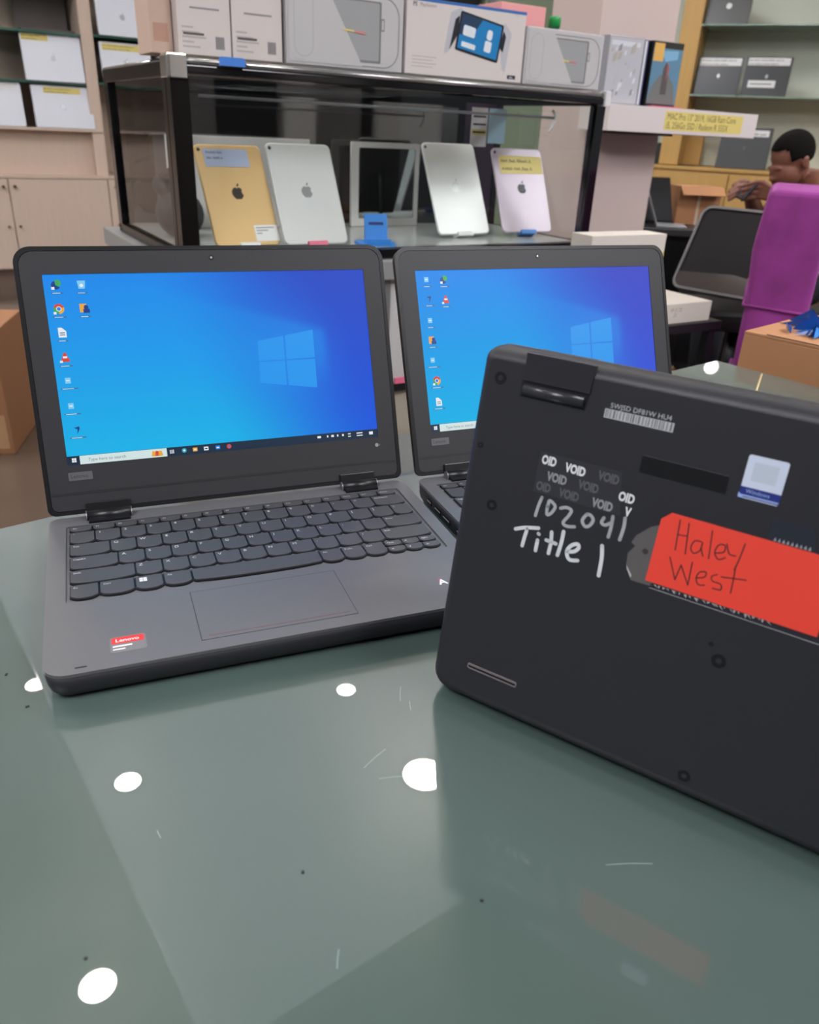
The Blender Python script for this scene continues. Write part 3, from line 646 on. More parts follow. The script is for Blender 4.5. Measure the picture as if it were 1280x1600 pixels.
m = MB(); m.box(-.012, .026, -.012, -.003, H-.036, H+.003, bev=.002); m.box(-.013, -.004, -.012, .034, H-.036, H+.003, bev=.002); m.box(-.012, .026, -.012, .03, H-.001, H+.005, bev=.002); m.build('corner_bracket', chrome, sh)
m = MB(); m.box(CW-.006, CW+.012, -.012, .012, H-.030, H+.004, bev=.002); m.build('corner_bracket', mat('white_cap', (215, 215, 215), .4), sh)
def slab(name, z0, z1, mt, y0=.006, e=.004):
    m = MB(); m.prism([(.004, y0), (CW-.004, y0), (CW-.004, CD-e), (.004, CL-e)], z0, z1); return m.build(name, mt, sh)
slab('top_panel', H-.008, H-.001, gls)
slab('glass_floor', .016, .022, mat('grey_glass_floor', (165, 170, 170), .15))
bar('glass_front', .03, CW-.022, .003, .007, .022, H-.03, mt=gls, bev=0)
bar('glass_side', .004, .008, .06, CL-.04, .022, H-.034, mt=gls, bev=0)
bar('glass_side', CW-.010, CW-.006, .024, CD-.03, .022, H-.03, mt=gls, bev=0)
m = MB(); m.prism([(.028, CL-.022), (CW-.014, CD-.022), (CW-.014, CD-.012), (.028, CL-.012)], .022, H-.008); m.build('back_panel', mat('black_mirror_back', (8, 9, 12), .04, ior=2.2), sh)
m = MB(); m.prism([(.0, CL-.012), (CW, CD-.012), (CW, CD), (.0, CL)], H-.030, H-.006); m.build('top_rail', frb, sh)
m = MB(); m.cyl((.06, .04, .318), (CW-.12, .04, .318), .003, n=10); m.build('light_tube', mat('tube_dull', (120, 122, 126), .3), sh)
m = MB(); m.tube([(CW-.13, .04, .335), (CW-.12, .035, .32), (CW-.125, .04, .30), (CW-.135, .04, .285)], .0035); m.build('cable', white, sh)
# pale boards leaning inside at the back
def board(x0, x1, y, z0, z1, label, hole=None):
    t = thing('leaning_panel', label, 'panel', CF @ T(x0, y, Z0+.023))
    w = x1-x0; h = z1-z0; m = MB()
    if hole: m.plate(rrect(0, w, 0, h, .003, 2), rrect(.022, w-.012, .02, h-.014, .002, 2), 0, .01, FACE)
    else: m.box(0, w, 0, h, 0, .01, FACE, bev=.001)
    m.build('frame' if hole else 'sheet', mat('pale_board', (232, 232, 230), .4), t)
    if hole: m = MB(); m.box(.021, w-.011, .019, h-.013, .001, .006, FACE); m.build('mirror', mat('mirror', (200, 205, 200), .03, 1.0), t)
board(.09, .47, .44, .768, .985, 'pale flat board behind the gold and left silver tablets in the showcase')
board(.585, .80, .42, .768, .985, 'mirror with pale frame standing in the middle of the showcase', True)
# tablets
def tablet(u, off, yaw, lean, h, z0, body, logo, label, lab=None, lab2=None, clip=None, seed=0):
    w = h/1.42; M = CF @ T(u, off, z0) @ RZ(yaw-R(31.6)) @ RX(-lean)
    t = thing('tablet', label, 'tablet', M, None)
    m = MB(); r = .013
    m.loft([ring(rrect(.002, w-.002, .002, h-.002, r), -.0065), ring(rrect(0, w, 0, h, r), -.005), ring(rrect(0, w, 0, h, r), -.0015), ring(rrect(.0025, w-.0025, .0025, h-.0025, r), 0)], FACE)
    m.build('body', body, t)
    m = MB(); m.box(.004, w-.004, .004, h-.004, -.0072, -.0062, FACE); m.build('display', blk, t)
    m = MB(); m.cyl((.010, h-.012, -.001), (.010, h-.012, .001), .0038, n=14, M=FACE); m.build('camera', dark, t)
    m = MB(); apple_logo(m, .030, FACE @ T(w/2, h*.52, .0001), 0); m.build('logo', logo, t)
    if lab:
        m = MB(); (x0, x1, y0, y1, c, txt) = lab; m.box(x0*w, x1*w, y0*h, y1*h, .0002, .0006, FACE, 0)
        n = len(txt); ls = (y1-y0)*h/(n+.3)
        for i, s in enumerate(txt): m.scribble(len(s), ls*.62, FACE @ T(x0*w+.006, y1*h-ls*(i+.9), .0006), 1, i+1)
        o = m.build('price_label', [c, pen], t)
    if lab2:
        m = MB(); (x0, x1, y0, y1) = lab2; m.box(x0*w, x1*w, y0*h, y1*h, .0002, .0005, FACE, 0)
        for i in range(3): m.box((x0+.03)*w, (x1-.05-.1*i)*w, (y1-.03-.028*i)*h, (y1-.02-.028*i)*h, .0005, .0007, FACE, 1)
        m.build('info_sticker', [white, greyprint], t)
    m = MB(); m.box(w*.35, w*.65, -.005, .006, -.02, .006, FACE, bev=.001); m.build('clip', clip, t)
    m = MB(); m.tube([(w*.5, .006, h*.6), (w*.5, .03+h*math.tan(lean)*.5, .022)], .004, 6); 
    m.build('stand_strut', mat('strut_dark', (40, 40, 44), .4), t)
    return t
pinkm = mat('pink_plastic', (225, 110, 140), .5); bluem = mat('blue_plastic_clip', (70, 130, 200), .5)
tablet(.080, .045, .645, .463, .222, .775, mat('gold_aluminium', (206, 172, 118), .4, .25), mat('logo_dark', (52, 40, 34), .3), 'gold tablet with bluish paper note, leftmost in the showcase', (.12, .78, .78, .955, mat('blue_note', (165, 178, 205), .5), ['.'*10, '.'*10, '']), (.62, .98, .04, .20), white)
tablet(.238, .045, .588, .463, .230, .775, mat('silver_aluminium', (196, 198, 196), .35, .25), mat('logo_grey', (150, 152, 154), .25, .4), 'silver tablet with grey logo beside the gold one in the showcase', clip=pinkm)
tablet(.705, .135, .6, .452, .241, .776, mat('pale_silver_aluminium', (202, 204, 202), .35, .25), mat('logo_pale', (190, 194, 192), .25, .4), 'pale silver tablet with faint logo in the middle of the showcase', clip=white)
tablet(.905, .125, .47, .455, .230, .780, mat('lilac_grey_aluminium', (190, 178, 190), .35, .25), mat('logo_black', (24, 22, 26), .3), 'lilac grey tablet with black logo and yellow label, rightmost in the showcase', (.12, .97, .70, .91, yellow, ['.'*15, '.'*15]), clip=bluem)
# blue phone holder
M = CF @ T(.477, .055, Z0+.0225)
t = thing('phone_stand', 'small bright blue phone stand on the showcase floor', 'phone stand', M @ RZ(R(-14)))
bs = mat('sky_blue_plastic', (60, 140, 225), .45)
m = MB(); m.prism(rrect(-.045, .045, -.02, .055, .012), 0, .005); m.build('base', bs, t)
m = MB(); m.box(-.028, .028, 0, .065, -.004, .003, T(0, .008, .005) @ RX(R(-12)) @ FACE, bev=.001); m.box(-.018, .018, .040, .046, .003, .0038, T(0, .008, .005) @ RX(R(-12)) @ FACE, 1); m.build('back_rest', [bs, navy], t)
m = MB(); m.box(-.03, .03, -.018, -.012, .005, .016, bev=.001); m.build('lip', bs, t)
# papers at the right inside the showcase
m = MB(); m.box(0, .055, 0, .10, 0, .001, FACE, 0); m.box(.06, .12, .01, .10, 0, .001, FACE, 1)
for i in range(3): m.box(.006, .05, .075-.02*i, .08-.02*i, .001, .0015, FACE, 2)
m.box(.002, .053, .03, .045, .001, .0014, FACE, 3)
tag(m.build('price_card', [white, mat('pale_blue_card', (170, 205, 220), .4), pen, yellow], None, CF @ T(.935, .36, Z0+.24)), 'white and pale blue price cards above the lilac tablet in the showcase', 'card')
m = MB(); m.box(.0, .105, .0, .33, 0, .008, FACE); tag(m.build('dark_board', mat('aubergine', (44, 24, 48), .4), None, CF @ T(.962, .432, Z0+.023)), 'dark purple-black sheet behind the lilac tablet', 'panel')
# added dark shape standing in for a reflection in the left side glass
m = MB(); m.ball((.0, 0, .05), (.055, .07, .055)); m.ball((-.01, .03, .11), (.04, .05, .03)); m.tube([(-.04, 0, .13), (0, 0, .155), (.04, .0, .12)], .006)
tag(m.build('reflection_shape', mat('reflection_navy', (34, 36, 44), .8, bump=.6, nscale=40), None, CF @ T(.075, .30, Z0+.0225)), 'dark rounded shape standing in for a reflection in the left end of the showcase', 'bag')
# blue tape on the top edge
m = MB(); m.box(0, .052, -.001, .0, -.014, .0, T(0, 0, 0)); m.box(.006, .048, -.001, .02, 0, .001); tag(m.build('blue_tape', bluetape, None, CF @ T(.088, -.013, Z1+.0045)), 'piece of blue tape folded over the top edge of the showcase', 'tape')
# counter below
ct = thing('display_counter', 'grey counter with white front panels that carries the black showcase', 'counter', CF)
al = mat('grey_aluminium', (128, 130, 130), .35, .4)
m = MB(); m.box(-.03, CW+.03, -.03, .70, .70, Z0-.001, bev=.003); m.build('worktop', mat('counter_top', (140, 140, 138), .4), ct)
m = MB(); m.box(-.02, CW+.02, -.01, .69, .44, .70, bev=.002); m.build('upper_panel', mat('counter_white', (190, 188, 186), .5), ct)
m = MB(); m.box(-.02, CW+.02, .0, .69, .06, .42, bev=.002); m.build('lower_panel', mat('counter_beige', (170, 160, 145), .5), ct)
m = MB(); m.box(-.025, CW+.025, -.015, .69, .42, .44); m.build('black_strip', blk, ct)
m = MB(); m.box(0, CW, .02, .67, 0, .06); m.build('plinth', blk, ct)
for u in (-.02, .45, .575, CW-.01): m = MB(); m.box(u, u+.03, -.014, -.0098, .44, .70); m.build('upright', al, ct)
m = MB(); m.box(.50, .53, -.006, .0, .44, .455); tag(m.build('price_tag', pinkm, None, CF @ T(0, -.011, .0)), 'small pink tag on the counter front between the two open laptops', 'tag')
m = MB(); m.box(0, .16, 0, .12, 0, .30, bev=.002); tag(m.build('white_carton', white, None, CF @ T(.48, -.17, 0)), 'white carton on the floor seen between the two open laptops', 'box')

# ------------------------------------------------------------------ boxes on top of the showcase
ZT = Z1+.0062
def plain_box(name, u, off, w, d, h, mt, label, cat='box', group=None, yaw=0):
    t = thing(name, label, cat, CF @ T(u, off, ZT) @ RZ(yaw), group)
    m = MB(); m.box(0, w, 0, d, 0, h, bev=.0012); m.build('carton', mt, t); return t
wc = mat('white_carton_mat', (212, 202, 196), .5)
for i, (u, lb) in enumerate(((.022, 'white product box with small print, leftmost on the showcase'), (.128, 'white product box with small print, second from the left on the showcase'))):
    t = plain_box('product_box', u, .02, .103, .10, .24, wc, lb, group='white product boxes on the showcase')
    m = MB(); m.box(.025, .082, .076, .079, .0, .0003, FACE, 0)
    for k in range(5): m.box(.008, .03+.012*(k % 3), .044-.008*k, .047-.008*k, 0, .0003, FACE, 1)
    m.box(.010, .050, .033, .037, .0003, .0005, FACE, 2); m.box(.072, .09, .012, .034, 0, .0003, FACE, 1)
    for k in range(6): m.box(.073+.0028*k, .0744+.0028*k, .013, .033, .0003, .0005, FACE, 2)
    m.build('printed_text', [greyprint, mat('print_pale', (180, 172, 168), .5), mat('print_dark', (96, 90, 88), .5)], t)
t = plain_box('carton_box', -.022, .05, .042, .10, .24, mat('pinkish_carton', (204, 176, 158), .6), 'narrow pinkish brown carton at the left corner of the showcase top')
m = MB(); m.box(.006, .034, .02, .05, 0, .0003, FACE); m.build('printed_text', mat('carton_print', (190, 148, 128), .6), t)
# boxed handheld consoles
def console_box(u, off, w, h, label, kind, group, d=.09):
    t = plain_box('console_box', u, off, w, d, h, mat('console_carton', (214, 206, 202), .45) if kind != 'grey' else mat('console_carton_grey', (196, 194, 194), .4), label, 'box', group)
    m = MB(); G = FACE
    if kind == 'grey':
        m.box(.004, w-.004, .004, h-.004, 0, .0004, G, 0)
        m.plate(rrect(w*.22, w*.965, h*.035, h*.92, .036, 7), rrect(w*.228, w*.957, h*.048, h*.905, .034, 7), .0004, .0007, G, 1)
        m.box(w*.30, w*.80, h*.09, h*.86, .0004, .0006, G, 2)
        m.plate(rrect(w*.30, w*.80, h*.09, h*.86, .004, 3), rrect(w*.315, w*.785, h*.12, h*.84, .003, 3), .0006, .0010, G, 1)
        m.plate(rrect(w*.80, w*.83, h*.50, h*.66, .002, 3), rrect(w*.805, w*.825, h*.52, h*.64, .001, 3), .0004, .0008, G, 1)
        m.prism([(.005, .005), (w*.64, .005), (w*.33, h*.965), (.005, h*.965)], .0010, .0013, G, 0)
        m.prism([(w*.47, h*.49), (w*.56, h*.48), (w*.56, h*.455), (w*.47, h*.465)], .0013, .0016, G, 3); m.prism([(w*.57, h*.475), (w*.66, h*.465), (w*.66, h*.44), (w*.57, h*.45)], .0013, .0016, G, 4)
        m.plate(rrect(w*.06, w*.22, h*.10, h*.90, .02, 6), rrect(w*.066, w*.214, h*.112, h*.888, .018, 6), .0013, .0015, G, 5)
        m.text('PlayStation', .006, G @ T(w*.06, h*.05, .0014), 5)
        mm_ = [mat('box_grey', (192, 190, 190), .4), mat('box_line', (128, 126, 126), .4), mat('box_mid', (158, 160, 160), .35), yellow, mat('box_pink', (215, 130, 125), .5), mat('box_faint', (176, 174, 174), .4)]
    else:
        ang = R(-9); C0 = G @ T(w*.60, h*.57, 0) @ RZ(ang)
        m.prism([(-.085, .03), (-.062, .045), (-.055, .04), (-.06, 0), (-.076, -.045), (-.086, -.05)], .0002, .0005, C0, 1)
        m.prism([(.085, .03), (.062, .045), (.055, .04), (.06, 0), (.076, -.045), (.086, -.05)], .0002, .0005, C0, 1)
        m.prism([(-.071, .02), (-.062, .03), (-.058, -.005), (-.074, -.04)], .0005, .0008, C0, 2); m.prism([(.071, .02), (.062, .03), (.058, -.005), (.070, -.012)], .0005, .0008, C0, 2)
        m.prism(rrect(-.060, .060, -.036, .040, .004, 3), .0006, .0009, C0, 2); m.prism(rrect(-.055, .055, -.031, .036, .002, 2), .0009, .0012, C0, 3)
        m.prism([(-.055, -.005), (-.055, .036), (.0, .036), (-.02, 0)], .0012, .0014, C0, 5)
        m.prism(rrect(-.047, -.014, -.004, .016, .004, 3), .0014, .0017, C0, 0); m.prism(rrect(-.046, -.008, -.026, -.016, .002, 3), .0014, .0017, C0, 0)
        m.prism(rrect(.018, .033, .002, .022, .006, 4), .0014, .0017, C0, 0); m.prism(rrect(.016, .035, -.022, .000, .004, 4), .0014, .0017, C0, 0)
        m.text('PlayStation', .0095, G @ T(w*.10, h*.90, .0002), 4); m.text('PS', .011, G @ T(w*.045, h*.895, .0002), 4, bold=.04)
        for k in range(4): m.box(w*.05, w*(.25-.03*(k % 2)), h*(.24-.045*k), h*(.25-.045*k), 0, .0003, G, 6)
        m.box(w*.87, w*.945, h*.045, h*.10, 0, .0003, G, 2); m.text('50hz', .006, G @ T(w*.885, h*.055, .0003), 0); m.text('PS5', .007, G @ T(w*.90, h*.93, .0002), 6)
        mm_ = [mat('art_white', (225, 232, 238), .4), mat('art_grey', (188, 188, 194), .4), mat('art_black', (34, 36, 44), .35), mat('art_blue', (34, 130, 190), .3), mat('art_text', (128, 124, 122), .5), mat('art_navy', (30, 60, 90), .4), mat('art_faint', (180, 172, 168), .5)]
        b = MB(); b.box(-.0004, w+.0004, -.0004, d, h-.005, h+.0008); b.build('blue_edge', mat('box_blue', (60, 110, 180), .4), t)
    m.build('cover_print', mm_, t)
    return t
console_box(.238, .015, .268, .145, 'grey boxed handheld console left of the white one, standing on the showcase', 'grey', 'boxed consoles on the showcase')
console_box(.512, .012, .318, .142, 'white boxed handheld console with a blue screen picture on the showcase', 'white', 'boxed consoles on the showcase')
console_box(.838, .015, .240, .118, 'lower grey boxed handheld console at the right end of the showcase', 'grey', 'boxed consoles on the showcase')
t = plain_box('gift_box', .905, .22, .145, .12, .19, mat('pink_carton', (232, 160, 158), .5), 'pink carton standing behind the right console box')
m = MB(); m.cyl((.07, .04, .0), (.07, .04, .0004), .012, n=12, M=FACE); m.build('printed_dot', dark, t, T(.03, 0, 0.09))
# bottle
t = thing('water_bottle', 'clear plastic water bottle with green cap behind the console boxes', 'bottle', CF @ T(1.083, .22, ZT))
m = MB(); prof = [(.0, .027), (.02, .029), (.10, .028), (.125, .024), (.14, .013), (.15, .0125)]
m.loft([[(r*math.cos(k*math.pi/8), r*math.sin(k*math.pi/8), z) for k in range(16)] for z, r in prof]); m.build('bottle_body', glassmat('bottle_plastic', (205, 228, 235)), t)
m = MB(); m.loft([[(r*math.cos(k*math.pi/10), r*math.sin(k*math.pi/10), z) for k in range(20)] for z, r in ((.148, .0155), (.17, .0155), (.173, .0135))]); m.build('cap', mat('green_cap', (20, 150, 70), .4), t)

# ------------------------------------------------------------------ column and its shelf
pc = thing('square_column', 'wide cream square column behind the right end of the showcase', 'column', CF @ T(1.725, .76, 0))
m = MB(); m.box(0, .375, 0, .27, 0, CEIL-.061); m.build('shaft', mat('pinkish_column', (205, 186, 180), .6, noise=.02, nscale=4), pc)
m = MB(); m.box(-.006, .381, -.006, .276, 0, .1); m.build('base', blk, pc)
for (x, y, w, lb) in ((2.19, -.72, .22, 'narrow pale column mirrored as a grey band in the left half of the showcase back'), (2.83, -.27, .46, 'wide pale column mirrored as a grey band in the middle of the showcase back')):
    t = thing('square_column', lb, 'column', T(x, y, 0) @ RZ(R(36))); m = MB(); m.box(-w/2, w/2, 0, .25, 0, CEIL-.001); m.build('shaft', mat('grey_column', (200, 194, 188), .6), t); m = MB(); m.box(-w/2-.006, w/2+.006, -.006, .256, 0, .1); m.build('base', blk, t)
sf = thing('wall_shelf', 'thick white shelf on the cream column with a yellow handwritten label', 'shelf', CF @ T(1.675, .60, 1.048))
m = MB(); m.box(0, .785, 0, .155, 0, .084, bev=.0015); m.build('board', mat('white_laminate', (218, 208, 206), .45), sf)
m = MB(); m.box(.275, .70, .012, .074, 0, .0006, FACE, 0)
m.text('MAC Pro 13" 2019, 16GB Ram Core', .031, FACE @ T(.285, .047, .0006), 1, sx=.80); m.text('i5, 256Go SSD / Radeon R 555X', .031, FACE @ T(.285, .018, .0006), 1, sx=.82)
m.build('paper_label', [yellow, mat('olive_pen', (88, 78, 44), .6)], sf)
m = MB(); m.box(.06, .35, .02, .14, -.008, 0); m.build('bracket', mat('bracket_dark', (70, 62, 60), .5), sf)
def game_case(u, off, w, h, d, label, face, group=None, yaw=0, spine=None):
    t = thing('game_case', label, 'game case', CF @ T(u, off, 1.1325) @ RZ(yaw), group)
    m = MB(); m.box(0, w, 0, d, 0, h, bev=.002); m.build('case', spine or blk, t)
    m = MB(); face(m, w, h); return t, m
def art_wrapped(m, w, h):
    m.box(.004, w-.004, .004, h-.004, 0, .0005, FACE, 0); m.box(.012, w-.02, h*.86, h*.93, .0005, .0008, FACE, 3)
    random.seed(5)
    for k in range(26):
        x = random.uniform(.01, w-.03); y = random.uniform(.01, h*.8); l = random.uniform(.01, .04)
        m.prism([(x, y), (x+l*.5, y+l*.2), (x+l*.6, y+l), (x+l*.1, y+l*.7)], .0005, .0006+.00003*k, FACE, random.choice((0, 1, 2, 3)))
def art_scene(m, w, h):
    m.box(.004, w-.002, .01, h-.004, 0, .0005, FACE, 0); m.box(.004, w-.002, h*.90, h-.003, .0005, .0008, FACE, 1)
    m.box(.006, w*.36, h*.70, h*.97, .0008, .0012, FACE, 2); m.prism([(w*.02, h*.05), (w*.95, h*.05), (w*.85, h*.35), (w*.6, h*.52), (w*.35, h*.5), (w*.1, h*.3)], .0005, .0008, FACE, 3)
    m.prism([(w*.42, h*.2), (w*.62, h*.2), (w*.60, h*.62), (w*.5, h*.7), (w*.42, h*.6)], .0008, .001, FACE, 4); m.prism([(w*.55, h*.4), (w*.62, h*.6), (w*.54, h*.7)], .001, .0012, FACE, 5)
    m.prism([(w*.3, h*.86), (w*.85, h*.88), (w*.85, h*.75), (w*.45, h*.7)], .0005, .0007, FACE, 6)
t, m = game_case(1.655, .625, .165, .205, .05, 'plastic wrapped grey case, left one on the white shelf', art_wrapped, spine=mat('wrap_grey', (150, 152, 158), .25))
m.build('cover', [mat('wrap_light', (190, 190, 196), .2), mat('wrap_mid', (150, 152, 156), .2), mat('wrap_beige', (176, 168, 160), .3), mat('wrap_white', (214, 216, 224), .2)], t)
t, m = game_case(1.863, .625, .15, .205, .05, 'blue game case with black top band and orange sticker on the white shelf', art_scene, spine=blk)
m.build('cover', [mat('cover_blue', (100, 140, 165), .3), mat('cover_dark', (50, 48, 40), .4), mat('cover_orange', (226, 178, 92), .5), mat('cover_grey', (118, 120, 118), .4), mat('cover_brown', (92, 84, 84), .4), mat('cover_rose', (170, 96, 90), .4), mat('cover_sky', (130, 180, 210), .3)], t)
t, m = game_case(1.829, .64, .026, .205, .06, 'thin upright case with a blue and white spine between the two on the white shelf', lambda m, w, h: m.box(.008, w-.008, .004, h-.004, 0, .0005, FACE, 0), spine=mat('spine_blue', (70, 76, 130), .3))
m.build('cover', [white], t)
m = MB(); m.box(0, .15, 0, .02, 0, .004); tag(m.build('pink_strip', pinkm, None, CF @ T(1.875, .602, 1.1325)), 'thin pink strip lying under the blue game case on the shelf', 'strip')

# ------------------------------------------------------------------ left shelving with silver laptops
LS = CF @ T(0, 4.1, 0)
ls = thing('shelving_unit', 'tall beige shelving with glass shelves along the left wall', 'shelving', LS)
for (x0, x1) in ((-1.6, .60), (.66, 1.05)):
    m = MB(); m.box(x0, x1, .40, .42, .66, 2.4); m.build('back_board', woodL, ls)
for (x0, x1) in ((.595, .665),): m = MB(); m.box(x0, x1, 0, .42, .66, 2.4); m.build('upright', woodL, ls)
m = MB(); m.box(1.05, 1.12, .0, .42, .66, 2.4); m.build('upright', mat('grey_upright', (168, 170, 168), .5), ls)
m = MB(); m.box(-1.6, .66, .06, .42, .66, .925); m.build('lower_panel', woodL, ls)
for z in (1.172, 1.435, 1.70): m = MB(); m.box(-1.6, .595, .0, .40, z, z+.012); m.build('glass_shelf', [mat('shelf_glass_edge', (52, 96, 84), .1)], ls)
for z in (1.442, 1.75): m = MB(); m.box(.665, 1.05, .0, .40, z, z+.012); m.build('glass_shelf', [MATS['shelf_glass_edge']], ls)
m = MB(); m.box(-1.6, .66, -.01, .42, .915, .93); m.build('ledge', woodL, ls)
cb = thing('base_cabinet', 'low beige cabinet with small round knobs under the left shelving', 'cabinet', LS @ T(0, -.06, 0))
m = MB(); m.box(-1.6, 1.12, .02, .47, .10, .645); m.box(-1.6, 1.12, .0, .48, .645, .659, mi=0); m.build('body', woodL, cb)
m = MB(); m.box(-1.6, 1.12, .04, .46, 0, .10); m.build('plinth', mat('plinth_brown', (110, 92, 80), .5), cb)
for x0, x1, kx, kz in ((-1.0, -.47, -.50, .595), (-.465, .052, .025, .595), (.058, .64, .09, .597), (.646, 1.1, .69, .597)):
    m = MB(); m.box(x0, x1, .0, .02, .11, .64, bev=.002); dr = m.build('door', woodL, cb)
    m = MB(); m.cyl((kx, 0, kz), (kx, -.02, kz), .009, n=12); m.cyl((kx-.004, 0, kz-.232), (kx-.004, -.012, kz-.232), .007, n=12); m.build('knob', mat('bronze_knob', (96, 78, 66), .35, .5), dr)
lid_s = mat('silver_lid', (206, 208, 216), .35, .2)
def shelf_laptop(M, w, h, label, body, group, lab=None, logo='apple', lean=R(14), logo_m=None, lab2=None):
    t = thing('display_laptop', label, 'laptop', M @ RX(-lean), group)
    m = MB(); m.loft([ring(rrect(.002, w-.002, .002, h-.002, .008), -.016), ring(rrect(0, w, 0, h, .008), -.013), ring(rrect(0, w, 0, h, .008), -.003), ring(rrect(.003, w-.003, .003, h-.003, .008), 0)], FACE); m.build('lid', body, t)
    m = MB(); m.box(.006, w-.006, -.001, .008, -.022, -.014, FACE); m.build('foot', blk, t)
    m = MB()
    if logo == 'apple': apple_logo(m, .036, FACE @ T(w/2, h*.5, .0001), 0)
    elif logo == 'disc': m.cyl((w/2, h*.52, 0), (w/2, h*.52, .0005), .02, n=20, M=FACE)
    else: m.prism([(w/2-.012, h*.5), (w/2, h*.5-.018), (w/2+.012, h*.5), (w/2, h*.5+.018)], 0, .0005, FACE)
    m.build('logo', logo_m or mat('logo_mirror', (168, 170, 178), .2, .4), t)
    if lab:
        x0, x1, y0, y1, txt, c = lab; m = MB(); m.box(x0*w, x1*w, y0*h, y1*h, .0002, .0008, FACE, 0); ls_ = (y1-y0)*h/len(txt)
        for i, s in enumerate(txt): m.scribble(min(len(s), int((x1-x0)*w/(ls_*.36))), ls_*.62, FACE @ T(x0*w+.005, y1*h-ls_*(i+.85), .0008), 1, i+3)
        m.build('price_label', [c, mat('olive_pen', 0)], t)
    if lab2:
        x0, x1, y0, y1 = lab2; m = MB(); m.box(x0*w, x1*w, y0*h, y1*h, .0002, .0008, FACE, 0); m.box((x0+.05)*w, (x1-.08)*w, (y0*.6+y1*.4)*h, (y0*.4+y1*.6)*h, .0008, .001, FACE, 1); m.build('paper_tag', [white, greyprint], t)
    return t
G1 = 'silver laptops on the left shelving'
shelf_laptop(LS @ T(.252, -.012, 1.1845), .338, .255, 'silver laptop with yellow label on the left shelving, above another silver laptop', lid_s, G1, (.02, .46, .84, .97, ['.'*20, '.'*17], yellow), lean=R(8))
shelf_laptop(LS @ T(.272, -.012, .9305), .345, .236, 'silver laptop with yellow label on the lowest ledge of the left shelving', lid_s, G1, (.2, .82, .82, .96, ['.'*30, '.'*26], yellow), lean=R(8))
shelf_laptop(LS @ T(-.125, -.012, .9305), .342, .242, 'silver laptop cut by the left edge, beside the lowest yellow-labelled one', lid_s, G1, (.3, .92, .84, .97, ['.'*20, '.'*12], white), lean=R(8))
shelf_laptop(LS @ T(.700, -.012, 1.4545), .305, .21, 'silver laptop on the upper shelf right of the beige upright', lid_s, G1, lean=R(8))
shelf_laptop(LS @ T(.698, -.012, 1.20), .308, .225, 'silver laptop with wide yellow label just above the left corner of the showcase', lid_s, G1, (.05, .92, .80, .96, ['.'*34, '.'*30], yellow), lean=R(8))
m = MB(); m.box(.665, 1.05, .0, .40, 1.185, 1.198); m.build('glass_shelf', [MATS['shelf_glass_edge']], ls)
t = thing('open_laptop', 'dark open laptop on the top left shelf', 'laptop', LS @ T(.27, .04, 1.4475))
m = MB(); m.box(0, .30, 0, .22, 0, .016, bev=.003); m.build('base', mat('dark_taupe', (84, 76, 72), .45), t)
m = MB(); m.box(0, .30, 0, .21, 0, .008, T(0, .22, .016) @ RX(R(-10)) @ FACE, bev=.002); m.build('lid', mat('dark_taupe', 0), t)

# tall brown box on the floor at the left edge
t = thing('tall_carton', 'tall brown cardboard carton on the floor at the left edge', 'box', T(-1.31, 2.385, 0) @ RZ(R(12)))
m = MB(); m.box(-.45, 0, 0, .35, 0, .40, bev=.003); m.build('carton', mat('carton_brown', (158, 112, 78), .8, noise=.05, nscale=20), t)
m = MB(); m.box(-.44, -.02, .02, .17, .025, .13, T(0, -.001, 0) @ FACE @ T(0, 0, 0)) if False else m.box(-.42, -.012, -.0012, -.0002, .02, .135); m.build('paper_panel', mat('carton_pale', (186, 146, 108), .8), t)

# ------------------------------------------------------------------ right far shelving
rs = thing('wooden_shelving', 'honey wood shelving with glass shelves and dark laptops along the far right wall', 'shelving', RF)
m = MB(); m.box(-1.095, -.95, 0, .42, .86, 2.6, bev=.003); m.build('upright', woodR, rs)
m = MB(); m.box(-1.095, -.82, .30, .42, .86, 1.2); m.build('side_board', woodR, rs)
m = MB(); m.box(-.95, 2.6, .40, .44, .86, 2.6); m.build('back_board', mat('pale_green_board', (212, 216, 200), .5), rs)
for z in (1.345, 1.803): m = MB(); m.box(-.95, 2.6, .0, .40, z, z+.01); m.build('glass_shelf', mat('pale_glass_shelf', (150, 172, 158), .1), rs)
m = MB(); m.box(2.6, 2.7, 0, .42, .86, 2.6); m.build('upright', woodR, rs)
rc = thing('wooden_cabinet', 'honey wood base cabinet under the far right shelving', 'cabinet', RF @ T(0, -.05, 0))
m = MB(); m.box(-1.18, 2.7, .02, .48, .08, .83); m.build('body', woodR, rc)
m = MB(); m.box(-1.2, 2.72, .0, .48, .83, .855, bev=.003); m.build('top', woodR, rc)
for k in range(5):
    m = MB(); x0 = -1.17+.63*k; m.box(x0+.004, x0+.622, .002, .02, .10, .815, bev=.003); dr = m.build('door', woodR, rc); m = MB(); m.cyl((x0+.58, .002, .5), (x0+.58, -.016, .5), .012, n=12); m.build('knob', blk, dr)
m = MB(); m.box(-1.17, -.82, .1, .2, .0, .004, T(0, 0, .856)); 
m.build('tray', mat('dark_tray', (60, 50, 36), .5), rc)
G2 = 'dark laptops on the right wooden shelving'
lid_d = mat('dark_lid', (62, 64, 66), .35); lid_g = mat('charcoal_lid', (86, 86, 84), .4)
def rlap(u, z, w, h, label, body, **k): return shelf_laptop(RF @ T(u, .05, z), w, h, label, body, G2, **k)
lg_ = mat('logo_silver', (170, 172, 170), .3, .4)
rlap(-.952+.02, 1.356, .315, .268, 'dark laptop with white label, next to the honey wood upright on the lower glass shelf', lid_d, lab=(.03, .97, .76, .96, ['.'*30, '.'*24], white), logo='diamond', logo_m=lg_)
